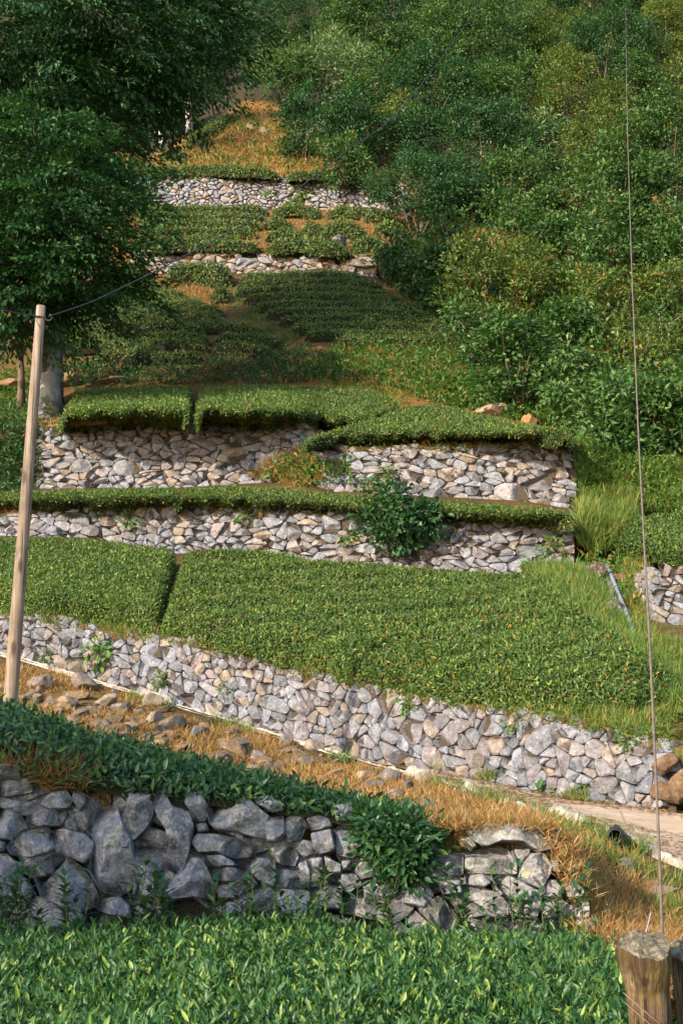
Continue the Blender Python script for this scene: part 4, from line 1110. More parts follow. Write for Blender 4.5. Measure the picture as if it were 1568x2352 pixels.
SC = 1.0
def shrub(label, x, y, r, mat='shrub', Y=None, asp=1.0, ln=0.15, wd=0.07, seed=0, kind='shrub', cover=1.0, group='shrubs of the right-hand thicket', lift=0.0, bark='bark', lohi=('SB', 'FE'), **kw):
    """a shrub whose crown is centred at bearing (x, y), radius r in bearing units, rooted on the slope below it"""
    rng = np.random.default_rng(seed)
    base = G1(x, min(y + r * 0.95, 2300), 0, *lohi)
    Yd = base[1] if Y is None else Y
    c = at(x, y, Yd - 0.3)
    rm = r / F * Yd
    if c[2] - base[2] > rm * 2.2: base = np.array([c[0], c[1] + 0.3, c[2] - rm * 1.6])
    nl = 9
    lobes = [(c[0], c[1], c[2], rm * 0.62, rm * 0.55, rm * 0.62 * asp)]
    for i in range(nl):
        a = rng.uniform(0, 6.28); q = rng.uniform(0.45, 0.85) * rm
        s = rng.uniform(0.26, 0.48) * rm
        lobes.append((c[0] + math.cos(a) * q, c[1] + rng.uniform(-0.5, 0.4) * rm, c[2] + math.sin(a) * q * asp, s, s, s * rng.uniform(0.75, 1.1)))
    area_ = 12 * rm * rm
    per = 11
    n = int(cover * 1.25 * area_ / (ln * wd * 0.5 * per) * 0.85)
    n = min(n, 2400)
    o = dict(flat=0.5, shell=0.55, young=0.18, dead=0.004, tipyoung=0.26); o.update(kw)
    root = thing('tree' if kind == 'tree' else 'shrub', label, kind, base, group)
    V, T, K_, cl = crown_leaves(rng, lobes, n, per, 0.27 * max(0.8, ln / 0.15), ln, wd, **o)
    mk('crown', V, T, M[mat], root, K_)
    stems_mesh(rng, base, cl[cl[:, 2] > c[2] - 0.3 * rm], 9, 0.045, 0.012).build('trunk', M[bark], root, True)
    return root

O_ = dict(mat='olive', dead=0.04, ln=0.145, wd=0.07)
D_ = dict(mat='darkleaf', ln=0.155, wd=0.078)
B_ = dict(mat='shrub', ln=0.175, wd=0.095)
P_ = dict(mat='pale', ln=0.30, wd=0.085, tipyoung=0.5, cover=0.9)
THICKET = [
 # near the right edge, low
 ('low shrub at the far right, touching the small tea patch', 1570, 1140, 60, dict(B_, lohi=('BT', 'FE'))),
 ('low leafy shrub below the square wall corner side, in the ferns', 1400, 1140, 50, dict(B_, lohi=('BT', 'FE'))),
 ('leafy shrub at the far right behind the cable, above the small tea patch', 1530, 1085, 100, dict(B_)),
 ('leafy green shrub right of the square wall corner, low by the ferns', 1425, 1085, 100, dict(B_)),
 ('dense shrub standing over the square wall corner', 1380, 985, 105, dict(B_)),
 ('broad leafy shrub crossed by the cable, above the low corner shrub', 1475, 965, 115, dict(B_)),
 ('shrub at the right edge beyond the cable, level with the tall wall top', 1570, 960, 105, dict(O_)),
 ('bushy shrub left of the cable, above the mossy block', 1330, 885, 110, dict(B_)),
 ('olive sapling clump crossed by the cable, halfway up the thicket', 1440, 850, 115, dict(O_)),
 ('olive shrub at the right edge, above the tall wall level', 1555, 850, 105, dict(O_)),
 ('dark shrub whose bare stems show over the ferny bank', 1180, 830, 95, dict(B_, young=0.08)),
 ('small dark shrub just right of the lowest right tea row', 1130, 835, 60, dict(D_)),
 ('round green shrub right of the rusty shrub, lower side', 1285, 775, 110, dict(B_)),
 ('rusty orange-tipped shrub beside the shaded tea rows', 1130, 660, 115, dict(O_, dead=0.08)),
 ('wide olive shrub right of the rusty shrub', 1235, 650, 115, dict(O_, dead=0.05)),
 ('green shrub between the wide olive shrub and the cable', 1350, 680, 110, dict(B_)),
 ('shrub with rusty twigs at the cable, mid height', 1440, 715, 110, dict(O_, dead=0.06)),
 ('orange-flecked shrub at the right edge, mid height', 1545, 720, 110, dict(O_, dead=0.07)),
 ('low leafy shrub at the right end of the tea rows', 1105, 745, 65, dict(B_)),
 ('dark low shrub over the right end of the small wall', 1010, 640, 70, dict(D_)),
 ('dark bramble mound right of the pointed rock', 930, 585, 70, dict(D_)),
 ('bramble mound in deep shade, above the tea rows', 1040, 590, 85, dict(mat='shrub', ln=0.20, wd=0.11)),
 ('bramble slope of broad leaves, centre right', 1180, 545, 110, dict(B_)),
 ('bramble mound of broad leaves left of the cable', 1310, 560, 105, dict(B_)),
 ('leafy mound crossed by the cable, upper middle', 1430, 580, 105, dict(B_)),
 ('leafy mound at the right edge, upper middle', 1550, 590, 105, dict(B_)),
 ('dark bluish tree with a thin grey stem, right of the highest wall', 960, 425, 100, dict(D_, ln=0.13, wd=0.055)),
 ('dark tree top above the bluish tree', 975, 310, 85, dict(D_)),
 ('deep green shrub right of the bluish tree', 1080, 440, 95, dict(D_)),
 ('shady hazel shrub, centre of the upper thicket', 1180, 420, 95, dict(B_)),
 ('hazel shrub left of the cable, upper part', 1310, 450, 105, dict(B_)),
 ('leafy shrub crossed by the cable, upper part', 1420, 450, 100, dict(B_)),
 ('leafy shrub at the right edge, upper part', 1540, 455, 110, dict(B_)),
 ('chestnut sapling with long pale upright leaves, upper centre right', 1240, 330, 80, dict(P_)),
 ('dark tree left of the pale chestnut sapling', 1110, 330, 95, dict(D_)),
 ('green shrub with rusty fringe right of the pale chestnut sapling', 1345, 340, 95, dict(O_)),
 ('green shrub behind the upper cable', 1445, 335, 90, dict(B_)),
 ('broadleaf shrub in the upper right corner zone', 1545, 330, 100, dict(B_)),
 ('dense dark shrub over the rocks of the orange slope', 700, 290, 90, dict(D_, lohi=('DT', 'FE'))),
 ('dark green shrub on the right flank of the orange slope', 800, 300, 85, dict(D_, lohi=('DT', 'FE'))),
 ('yellowish shrub under the slanting wire', 895, 285, 70, dict(O_, lohi=('DT', 'FE'), young=0.4)),
 ('chestnut with pale leaf tips at the head of the orange slope', 650, 165, 90, dict(P_, mat='shrub', tipyoung=0.9, lohi=('DT', 'FE'))),
 ('chestnut with pale leaf tips right of the slope head', 755, 150, 95, dict(P_, tipyoung=0.8, lohi=('DT', 'FE'))),
 ('bushy tree crossed by the slanting wire', 865, 190, 95, dict(B_, lohi=('DT', 'FE'))),
 ('dark bushy tree right of the slanting wire', 985, 205, 90, dict(D_, lohi=('DT', 'FE'))),
 ('leafy tree around the bare pale stem', 1090, 220, 95, dict(B_)),
 ('leafy tree right of the bare pale stem', 1205, 215, 95, dict(B_)),
 ('tree with a small orange spray, upper right', 1320, 210, 95, dict(O_, dead=0.06)),
 ('tree crossed by the top of the cable', 1430, 215, 90, dict(B_)),
 ('pale green tree at the upper right edge', 1545, 210, 105, dict(P_, mat='olive', ln=0.22, wd=0.08)),
 ('tree on the skyline side, left of the wire top', 830, 70, 95, dict(B_, lohi=('DT', 'FE'))),
 ('dark tree in the top middle', 950, 80, 95, dict(D_, lohi=('DT', 'FE'))),
 ('green tree by the wire top', 1055, 90, 95, dict(B_)),
 ('tree at the top, above the bare pale stem', 1160, 85, 90, dict(B_)),
 ('yellow-green tree at the top right of centre', 1280, 85, 100, dict(O_, dead=0.02)),
 ('dark tree near the top right, beside the cable', 1390, 90, 90, dict(D_)),
 ('sunlit yellowish tree in the top right corner', 1530, 80, 115, dict(O_, dead=0.04, young=0.35)),
 ('distant dark tree above the slope head', 620, 40, 90, dict(D_, lohi=('HT', 'FE'))),
 ('distant dark tree at the top, right of the big beech', 740, 30, 90, dict(D_, lohi=('HT', 'FE'))),
 ('distant tree peeking at the top edge, centre', 900, -30, 90, dict(D_, lohi=('HT', 'FE'))),
 ('distant tree peeking at the top edge, right of centre', 1080, -20, 90, dict(D_, lohi=('HT', 'FE'))),
 ('distant tree peeking at the top edge, right', 1250, -25, 90, dict(D_, lohi=('HT', 'FE'))),
 ('distant tree peeking at the top edge, near the cable', 1420, -25, 100, dict(D_, lohi=('HT', 'FE'))),
 ('dark hillside tree glimpsed behind the beech, upper left', 480, 90, 110, dict(D_, lohi=('HT', 'FE'))),
 ('dark hillside tree glimpsed behind the beech, left of the orange slope', 400, 235, 85, dict(D_, lohi=('HT', 'FE'))),
 ('bushy shrub at the foot of the orange slope, under the slanting wire', 790, 368, 48, dict(B_, lohi=('DT', 'FE'))),
]
sd = 600
for lab, x, y, r, kw in THICKET:
    ti = 'tree' if ' tree ' in lab or lab.endswith(' tree') or 'tree' in lab.split() else 'shrub'
    shrub(lab, x, y, r * (0.80 + 0.50 * ((sd * 0.618) % 1.0)), seed=sd, kind=ti, **kw); sd += 1

# thin bare stems standing in the thicket
for lab, x0, y0, x1, y1, Y, r in (('thin bare pale trunk in the upper thicket', 1156, 195, 1160, 60, None, 0.05), ('slim grey trunk in the thicket beyond the cable', 1520, 960, 1512, 720, 38.5, 0.035)):
    b = G1(x0, y0, 0, 'SB', 'FE') if Y is None else at(x0, y0, Y)
    t_ = at(x1, y1, b[1] - 0.3); rng = np.random.default_rng(int(x0))
    root = thing('sapling', lab, 'tree', b)
    mb = MB(); P = bend(b - [0, 0, 0.5], t_, 8, 0, 0.03, rng); mb.add(*tube(P, np.linspace(r, r * 0.4, 8), 7)); mb.build('trunk', M['greybark'], root, True)
    mb = MB()
    for k in range(5):
        a = P[3 + k % 4]; mb.add(*tube(bend(a, a + np.array([rng.normal(0, 0.5), rng.normal(0, 0.3), 0.5]), 4), np.linspace(r * 0.35, 0.008, 4), 5))
    mb.build('branch', M['greybark'], root, True)
    V, T, K_, cl = crown_leaves(rng, [(*t_, 0.6, 0.6, 0.5)], 30, 8, 0.2, 0.15, 0.07); mk('crown', V, T, M['shrub'], root, K_)

# ---- the big beech on the left terrace
def big_tree(label, base, trunk, rad, lobes, nclump, per, cr, ln, wd, mat, seed, bark, flat=0.28, nlimb=26, **kw):
    rng = np.random.default_rng(seed)
    root = thing('tree', label, 'tree', base)
    mb = MB()
    tp = np.asarray(trunk, float)
    V, T = tube(tp, rad, 18, True, 0.10, seed); mb.add(V, T)
    mb.build('trunk', M[bark], root, True)
    V, T, K_, cl = crown_leaves(rng, lobes, nclump, per, cr, ln, wd, flat=flat, shell=0.3, up=1.2, out=0.25, spread=0.7, spray=1.6, **kw)
    mk('crown', V, T, M[mat], root, K_)
    for c in cl[rng.choice(len(cl), nlimb, replace=False)]:
        k = int(np.clip(np.searchsorted(tp[:, 2], c[2] - 1.5), 2, len(tp) - 1)); a = tp[k]
        mb = MB(); P = bend(a, c, 7, -0.5, 0.12, rng); mb.add(*tube(P, np.linspace(np.asarray(rad)[k] * 0.4, 0.02, 7), 6)); mb.build('limb', M['bark'], root, True)
    return root

def lob(x, y, Y, rx, ry, d):
    c = at(x, y, Y); s = Y / F
    return (c[0], c[1], c[2], rx * s, d, ry * s)
bb = at(108, 955, 37.4)
tz = [(108, 972, .56), (108, 952, .49), (107, 915, .40), (109, 880, .335), (112, 830, .30), (116, 760, .27), (120, 700, .25), (125, 620, .23), (130, 540, .19), (132, 500, .15), (134, 460, .08), (136, 430, .03)]
BE = [lob(170, 640, 35.5, 110, 55, 1.6), lob(60, 640, 35, 130, 75, 1.8), lob(185, 560, 35.6, 65, 50, 1.4), lob(120, 520, 34.6, 170, 70, 1.9), lob(180, 435, 36, 65, 55, 1.5), lob(100, 420, 34.4, 170, 65, 2.0),
      lob(-20, 560, 35, 120, 120, 2.2), lob(140, 350, 36, 90, 45, 1.6), lob(60, 340, 34.8, 150, 55, 2.0), lob(60, 700, 35.5, 70, 40, 1.0)]
big_tree('big beech with smooth pale grey trunk, its lower boughs in sun', bb, at([t[0] for t in tz], [t[1] for t in tz], 37.4 + 0 * np.arange(12)), [t[2] * 1.03 for t in tz], BE, 600, 70, 1.05, 0.165, 0.085, 'beech', 71, 'beechbark', flat=0.09, young=0.16, droop=0.15, dead=0.0, tipyoung=0.15)
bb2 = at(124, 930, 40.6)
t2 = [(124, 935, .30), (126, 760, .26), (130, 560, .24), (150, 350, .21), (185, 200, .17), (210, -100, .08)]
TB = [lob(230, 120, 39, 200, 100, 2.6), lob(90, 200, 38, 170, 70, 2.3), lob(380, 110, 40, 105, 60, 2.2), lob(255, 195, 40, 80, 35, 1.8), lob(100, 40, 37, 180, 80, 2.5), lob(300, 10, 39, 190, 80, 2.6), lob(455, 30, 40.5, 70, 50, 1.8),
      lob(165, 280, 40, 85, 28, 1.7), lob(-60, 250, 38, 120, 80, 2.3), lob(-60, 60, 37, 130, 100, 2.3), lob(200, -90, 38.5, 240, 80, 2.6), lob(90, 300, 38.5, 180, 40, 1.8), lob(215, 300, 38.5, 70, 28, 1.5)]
big_tree('upper crown of the beech, added as a second dark tree, filling the upper left corner', bb2, at([t[0] for t in t2], [t[1] for t in t2], 40.6 + 0 * np.arange(6)), [t[2] for t in t2], TB, 800, 66, 1.25, 0.185, 0.095, 'darkleaf', 72, 'bark', flat=0.09, young=0.10, droop=0.25, dead=0.0)  # upper crown of the beech, built as second tree; its shade put into darkleaf
# slim tree left of the beech
bb3 = at(50, 945, 39.2); t3 = [(48, 955, .14), (50, 880, .10), (48, 830, .09), (46, 760, .075), (40, 700, .05), (35, 640, .03)]
big_tree('slim dark tree left of the beech trunk', bb3, at([t[0] for t in t3], [t[1] for t in t3], 39.2 + 0 * np.arange(6)), [t[2] for t in t3],
         [lob(30, 750, 35.3, 45, 25, 0.7), lob(10, 690, 35.2, 60, 40, 1.0), lob(55, 700, 35.2, 40, 25, 0.7)], 90, 16, 0.4, 0.14, 0.07, 'beech', 73, 'bark', nlimb=9)
# birch trunks below the upper crown of the beech
for lab, x, yb, yt, Y, r, w in (('short lit birch trunk at the left foot of the orange slope', 372, 342, 285, 63, 0.14, 0), ('dim grey trunk right of the birch trunk', 434, 300, 235, 67, 0.16, 0)):
    b = at(x, yb, Y); P = np.stack([at(x + 1, yb + 6, Y), at(x, (yb + yt) / 2, Y), at(x - 2, yt, Y), at(x - 4, yt - 60, Y), at(x - 4, yt - 130, Y)])
    root = thing('tree', lab, 'tree', b)
    mb = MB(); mb.add(*tube(P, [r * 1.15, r, r * .95, r * .8, r * .5], 10)); mb.build('trunk', M['birch'], root, True)
    rng = np.random.default_rng(int(x)); V, T, K_, cl = crown_leaves(rng, [lob(x - 6, yt - 90, Y, 55, 55, 1.4), lob(x + 20, yt - 130, Y, 60, 50, 1.4)], 160, 12, 0.6, 0.20, 0.10, flat=0.4)
    mk('crown', V, T, M['darkleaf'], root, K_)
# tree added out of view at left, crown placed to shade the boulder wall
def shade_tree(label, base, h, lobes, seed, n=700):
    rng = np.random.default_rng(seed); b = np.array(base, float)
    root = thing('tree', label, 'tree', b)
    mb = MB(); P = bend(b, b + [0.3, 0.2, h], 8, 0, 0.08, rng); mb.add(*tube(P, np.linspace(0.28, 0.06, 8), 10)); mb.build('trunk', M['greybark'], root, True)
    V, T, K_, cl = crown_leaves(rng, lobes, n, 14, 0.45, 0.16, 0.085, flat=0.5, shell=0.15)
    mk('crown', V, T, M['beech'], root, K_)
shade_tree('unseen tree added left of the nearest tea to shade the boulder wall', (-9.5, 3.2, -1.8), 6.5, [(-9.7, 3.2, 4.4, 2.0, 1.5, 1.45), (-8.4, 3.4, 3.6, 1.1, 1.2, 0.8), (-11.2, 3.2, 3.6, 1.4, 1.2, 0.9)], 81, 800)
# ------------------------------------------------------------------ pole, wires, posts
def rough_post(name, label, cat, base, top, r0, r1, mat, seed, n=20, k=14, parts=None):
    P = bend(base, top, k); V, T = tube(P, np.linspace(r0, r1, k), n, True, 0.06, seed)
    root = thing(name, label, cat, base)
    mk('post', V, T, M[mat], root, None, True)
    return root
pb, pt = at(24, 1612, 18.5), at(95, 703, 18.5)
axis = nrm(pt - pb); pb0 = pb - axis * 0.75
pole = rough_post('utility_pole', 'leaning weathered wooden pole carrying the wire, at the left', 'pole', pb0, pt, 0.098, 0.062, 'pole', 5)
hk = pt - axis * 0.17
mb = MB()
th = np.linspace(0, 1.6 * np.pi, 12)
loop = hk + np.stack([0.075 + 0.045 + 0.045 * np.cos(th + 2.6), -0.03 + 0 * th, 0.045 * np.sin(th + 2.6)], 1)
mb.add(*tube(np.concatenate([[hk + [0.02, -0.02, 0]], loop]), 0.010, 6))
band = hk + np.stack([0.071 * np.cos(np.linspace(0, 6.3, 24)), 0.071 * np.sin(np.linspace(0, 6.3, 24)), 0 * np.linspace(0, 1, 24)], 1)
mb.add(*tube(band, 0.007, 6))
mb.build('wire_hook', M['wire'], pole, True)
# wires
def wire(name, label, pts, r, mat, sub=8):
    pts = np.asarray(pts, float); t = np.linspace(0, len(pts) - 1, (len(pts) - 1) * sub + 1)
    # smooth through the points
    i = np.clip(t.astype(int), 0, len(pts) - 2); f = (t - i)[:, None]
    p0, p1, p2, p3 = pts[np.maximum(i - 1, 0)], pts[i], pts[i + 1], pts[np.minimum(i + 2, len(pts) - 1)]
    Q = 0.5 * (2 * p1 + (p2 - p0) * f + (2 * p0 - 5 * p1 + 4 * p2 - p3) * f * f + (3 * p1 - p0 - 3 * p2 + p3) * f ** 3)
    V, T = tube(Q, r, 6)
    return tag(mk(name, V, T, M[mat], None, None, True, Q[0]), label, 'cable')
def iy(y0, Y0, y1, Y1, y):
    t = (y - y0) / (y1 - y0); return 1 / ((1 - t) / Y0 + t / Y1)
wp = [(112, 727), (200, 697), (265, 668), (420, 590), (620, 478), (784, 355), (950, 215), (1100, 8), (1160, -90)]
wire('overhead_wire', 'thin black wire slanting up from the pole over the terraces', [at(x, y, iy(727, 18.45, 8, 75, y)) for x, y in wp], 0.0095, 'wire')
wire('overhead_wire', 'short black wire leaving the pole toward the left edge', [hk + [0.02, -0.07, 0]] + [at(x, y, Y) for x, y, Y in ((60, 722, 18.3), (0, 709, 17.6), (-200, 640, 15))], 0.0095, 'wire')
cp = [(1521, 2165), (1508, 1850), (1492, 1500), (1478, 1240), (1461, 900), (1446, 500), (1438, 200), (1436, 20)]
wire('steel_cable', 'long rusty steel cable rising from the cut stump up the hillside', [at(x, y, iy(2165, 5.02, 20, 62, y)) for x, y in cp], 0.0058, 'cable')

# cut posts at the lower right
def stump(label, cx, ytop, Y, rtop, rbot, seed, lean=0.0, ybot=2500):
    rng = np.random.default_rng(seed)
    top = at(cx, ytop, Y); bot = np.array([top[0] + lean, Y, -1.85])
    n, k = 72, 34
    t = np.linspace(0, 1, k); P = bot + (top - bot) * t[:, None]
    th = np.linspace(0, 2 * np.pi, n, endpoint=False)
    prof = np.interp(t, [0, 0.7, 0.88, 0.955, 1.0], [rbot * 1.05, rbot, rbot * 1.02, rtop, rtop * 0.98])
    V = []
    for i in range(k):
        ring = np.stack([np.cos(th), np.sin(th), 0 * th], 1)
        rr = prof[i] * (1 + 0.16 * vnoise(ring * 1.2 + P[i] * 0.35, 2.0, seed, 2) + 0.10 * vnoise(ring * 6 + P[i] * [1, 1, 0.5], 2.0, seed + 1, 3))
        V.append(P[i] + ring * rr[:, None])
    V = np.stack(V)
    wt = np.clip((t - 0.86) / 0.14, 0, 1)[:, None] ** 2
    V[..., 2] += wt * (0.42 * (V[..., 1] - top[1]) + vnoise(V * [1, 1, 0], 16, seed, 3) * 0.022)
    i, j = np.meshgrid(np.arange(k - 1), np.arange(n), indexing='ij'); p = (i * n + j).ravel(); q = (i * n + (j + 1) % n).ravel()
    T = np.concatenate([np.stack([p, q, p + n], 1), np.stack([q, q + n, p + n], 1)])
    root = thing('cut_stump', label, 'wooden post', bot)
    VV = V.reshape(-1, 3)
    mk('post', VV, T, M['stump'], root, None, True)
    # rough sawn, rotted top
    rings = [V[-1]]; c = V[-1].mean(0)
    for s in (0.85, 0.65, 0.42, 0.2, 0.05):
        q = c + (V[-1] - c) * s; q[:, 2] += vnoise(q, 26, seed + 4, 3) * 0.022 + 0.014 * (1 - s)
        rings.append(q)
    W_ = np.stack(rings); i, j = np.meshgrid(np.arange(5), np.arange(n), indexing='ij'); p = (i * n + j).ravel(); q = (i * n + (j + 1) % n).ravel()
    mk('cut_top', W_.reshape(-1, 3), np.concatenate([np.stack([p, q, p + n], 1), np.stack([q, q + n, p + n], 1)]), M['cut'], root, None, False)
    return root, top, bot
m, n = newmat('old_post_wood'); tc = n.nodes.new('ShaderNodeTexCoord'); mp = n.nodes.new('ShaderNodeMapping')
mp.inputs['Scale'].default_value = (34, 34, 3.0); n.links.new(tc.outputs['Object'], mp.inputs['Vector'])
g = noise(n, 1.0, 6, 0.7, mp.outputs[0], 0.6); g2 = noise(n, 5, 4, 0.6, tc.outputs['Object'])
c = ramp(n, [(0.34, (0.02, 0.012, 0.008)), (0.45, (0.12, 0.072, 0.034)), (0.58, (0.21, 0.145, 0.075)), (0.74, (0.36, 0.29, 0.19))], g)
mc = n.nodes.new('ShaderNodeMapping'); mc.inputs['Scale'].default_value = (60, 60, 1.2); n.links.new(tc.outputs['Object'], mc.inputs['Vector'])
c = mix(n, ramp(n, [(0.36, (1, 1, 1)), (0.41, (0, 0, 0))], noise(n, 1.0, 3, 0.5, mc.outputs[0], 0.4)), c, (0.018, 0.012, 0.009))
c = mix(n, ramp(n, [(0.52, (0, 0, 0)), (0.66, (1, 1, 1))], noise(n, 3.1, 3, 0.6, tc.outputs['Object'])), c, (0.20, 0.145, 0.03))
c = mix(n, ramp(n, [(0.45, (0, 0, 0)), (0.6, (1, 1, 1))], g2), c, mix(n, 1.0, c, (0.45, 0.40, 0.36), 'MULTIPLY'))
finish(n, c, 0.85, 0.3, g, 1.0, 0.035); M['stump'] = m
m, n = newmat('rotted_post_top'); p = world_pos(n); g = noise(n, 40, 5, 0.75, p)
c = ramp(n, [(0.32, (0.035, 0.028, 0.02)), (0.5, (0.15, 0.125, 0.085)), (0.7, (0.34, 0.33, 0.23))], g)
finish(n, c, 0.95, 0.2, g, 1.0, 0.02); M['cut'] = m
s1, tp1, bt1 = stump('thick cut wooden post with a rotted flat top, tied with wire, lower right', 1476, 2168, 5.0, 0.090, 0.070, 91, 0.085)
s2, tp2, bt2 = stump('dark cut wooden post at the right edge, behind the thick one', 1592, 2186, 5.15, 0.088, 0.078, 92, 0.07)
mb = MB()
for k, (z0, z1) in enumerate(((-0.16, -0.30), (-0.19, -0.33), (-0.42, -0.40))):
    th = np.linspace(0, 2 * np.pi, 40); a = tp1 + (bt1 - tp1) * ((-z0) / 1.25)
    mb.add(*tube(np.stack([a[0] + 0.082 * np.cos(th), a[1] + 0.082 * np.sin(th), tp1[2] + z0 + (z1 - z0) * (0.5 + 0.5 * np.cos(th))], 1), 0.0022, 5))
mb.build('binding_wire', M['cable'], s1, True)
wire('thin_cord', 'thin blue cord standing up behind the thick cut post', [tp1 + [-0.01, 0.09, -0.1], at(1490, 2112, 5.1), at(1493, 2094, 5.1)], 0.0022, 'bluepipe')
# blue hose running down the stream gully
hp = [(1386, 1290), (1400, 1325), (1420, 1375), (1440, 1425), (1462, 1478)]
gp = np.stack([G1(x, y, 0.05, 'GT', 'AB') for x, y in hp]); gp[0, 2] += 0.0; gp[1:-1, 2] += 0.10
wire('blue_hose', 'straight blue water hose lying down the stream gully', gp, 0.036, 'bluepipe')

# ------------------------------------------------------------------ rocks
def rock_mesh(rng, c, rx, ry, rz, seed, sub=3):
    import bmesh
    bm = bmesh.new(); bmesh.ops.create_icosphere(bm, subdivisions=sub, radius=1.0)
    V = np.array([v.co[:] for v in bm.verts]); T = np.array([[v.index for v in f.verts] for f in bm.faces]); bm.free()
    for _ in range(13):
        nn = nrm(rng.normal(0, 1, 3)); k = rng.uniform(0.45, 0.8); d = V @ nn
        V -= np.maximum(d - k, 0)[:, None] * nn
    V *= np.array([rx, ry, rz]) * 1.15
    a = rng.uniform(-0.5, 0.5); ca, sa = math.cos(a), math.sin(a)
    V = V @ np.array([[ca, 0, sa], [0, 1, 0], [-sa, 0, ca]])
    V += nrm(V) * (vnoise(V + seed, 6 / max(rx, 0.2) * 0.3, seed, 3) * 0.10 * min(rx, rz))[:, None]
    return V + c, T
def rock(label, x, y, w, h, lohi, seed, mat='rock', name='rock', group=None, warm=0.6, tone=None, sink=0.40):
    rng = np.random.default_rng(seed)
    if group: w, h = w * 1.0, h * 0.95
    g = G1(x, y + h * 0.42, 0, *lohi); s = g[1] / F
    c = g + np.array([0, 0.0, h * 0.5 * s * (1 - sink)])
    V, T = rock_mesh(rng, c, w * 0.5 * s, (w + h) * 0.25 * s, h * 0.5 * s, seed)
    o = mk(name, V, T, M[mat], None, np.repeat((np.array([1.12, 0.92, 0.74]) * rng.uniform(0.17, 0.26) if tone is None else np.array(tone))[None], len(V), 0), False, g)
    return tag(o, label, 'rock', group)
RK = ('HB', 'KO')
ROCKS = [
 ('tilted brown block standing right beside the pole on the bank', 90, 1562, 62, 52), ('large tan boulder at the kerb left of centre, grass on top', 198, 1568, 90, 40),
 ('small pointed tan stone low on the bank by the hedge', 88, 1602, 28, 36), ('upright tan stone on the bank, near the pole', 118, 1610, 26, 40), ('squat tan stone on the bank below the big tan boulder', 152, 1612, 44, 34),
 ('flat tan stone low in the bank', 184, 1636, 40, 28), ('rounded stone low in the bank above the hedge', 165, 1660, 36, 30), ('wide pale tan slab in the bank grass', 245, 1610, 70, 34),
 ('pale cream boulder sitting on the kerb', 348, 1608, 54, 42), ('dark brown flat stone under the cream boulder', 350, 1650, 60, 34), ('long tan stone right of the dark flat stone', 400, 1660, 70, 36),
 ('grey pointed stone at the end of the long tan stone', 455, 1676, 50, 40), ('tan stone deep in the bank grass', 250, 1666, 40, 40), ('pale stone low in the bank, near the hedge top', 290, 1668, 52, 34),
 ('large square tan stone on the lower bank', 545, 1710, 66, 48), ('wedge of grey stone below the square tan stone', 590, 1738, 44, 36), ('tan stone beside the kerb, past the square stone', 660, 1700, 40, 28),
 ('grey-brown stone lying in dry grass mid bank', 700, 1745, 50, 26), ('pale rounded boulder at the kerb, middle of the lane', 718, 1706, 52, 36), ('small tan stone in the dry grass above the hedge', 770, 1775, 44, 24),
 ('dark grey boulder on the kerb where the road surface first shows', 895, 1778, 52, 46), ('warm cream boulder on the kerb beside the dark grey one', 978, 1783, 54, 36), ('flat pale stone in the dry grass mid bank', 838, 1780, 60, 30),
 ('flat brown stone in dry grass below the road kerb', 1060, 1862, 36, 15), ('pale flat stone in dry grass, right of the brown one', 1132, 1862, 34, 14), ('small tan stone where hedge meets dry grass', 905, 1822, 60, 32),
 ('rounded grey boulder on the right bank below the drain pipe', 1436, 1990, 46, 46), ('orange-tan boulder on the right bank behind the cable', 1520, 2050, 90, 46), ('small pale block on the bank right of the cable', 1500, 2030, 30, 26),
]
sd = 900
for lab, x, y, w, h in ROCKS:
    tone = None
    if 'grey' in lab: tone = (0.21, 0.19, 0.185)
    if 'cream' in lab or 'pale' in lab: tone = (0.38, 0.31, 0.23)
    rock(lab, x, y, w, h, ('HB', 'KI'), sd, group='loose stones along the bank', tone=tone); sd += 1
rock('dark pointed rock standing between tea bushes on the upper slope', 778, 556, 42, 40, ('CT', 'DB'), 960, 'stone_near', tone=(0.13, 0.10, 0.10), sink=0.1)
rock('broad mossy boulder on the path end, behind the tapering tea block', 1128, 938, 95, 36, ('BT', 'CB'), 961, tone=(0.40, 0.30, 0.22))
rock('square orange mossy block at the foot of the thicket', 1218, 965, 44, 40, ('BT', 'CB'), 962, tone=(0.36, 0.20, 0.08))
rock('dark boulder at the crest of the orange slope', 582, 292, 34, 26, ('DT', 'HT'), 963, tone=(0.20, 0.16, 0.11))
rock('brown boulder right of the crest boulder', 608, 300, 32, 22, ('DT', 'HT'), 964, tone=(0.26, 0.19, 0.11))
rock('brown rock low on the right of the orange slope', 697, 345, 26, 20, ('DT', 'HT'), 965, tone=(0.30, 0.23, 0.15))
rock('brown rocks at the dark bank foot, right of the beech trunk', 265, 868, 60, 24, ('SB', 'CB'), 966, tone=(0.28, 0.19, 0.12))
rock('orange soil-stained rock beside the beech trunk', 160, 868, 70, 40, ('SB', 'CB'), 967, tone=(0.34, 0.19, 0.09))
rock('orange earth-stained rock left of the beech trunk', 25, 878, 80, 36, ('SB', 'CB'), 968, tone=(0.34, 0.19, 0.09))
rock('dark wet rock in the stream gully, left of the hose', 1372, 1310, 60, 60, ('GT', 'AB'), 969, 'stone_near', tone=(0.10, 0.06, 0.045))
rock('reddish rock above the stream, right of the hose', 1420, 1325, 44, 44, ('GT', 'AB'), 970, tone=(0.26, 0.13, 0.07))
rock('dark rock beneath the water hose, lower in the gully', 1412, 1392, 56, 60, ('GT', 'AB'), 971, 'stone_near', tone=(0.10, 0.06, 0.045))
rock('rust-brown boulder at the right end of the lane wall', 1528, 1752, 60, 54, ('KI', 'GT'), 972, tone=(0.22, 0.13, 0.075))
rock('big rust-brown boulder at the right edge under the ferns', 1570, 1790, 70, 90, ('KI', 'GT'), 973, tone=(0.22, 0.13, 0.075))
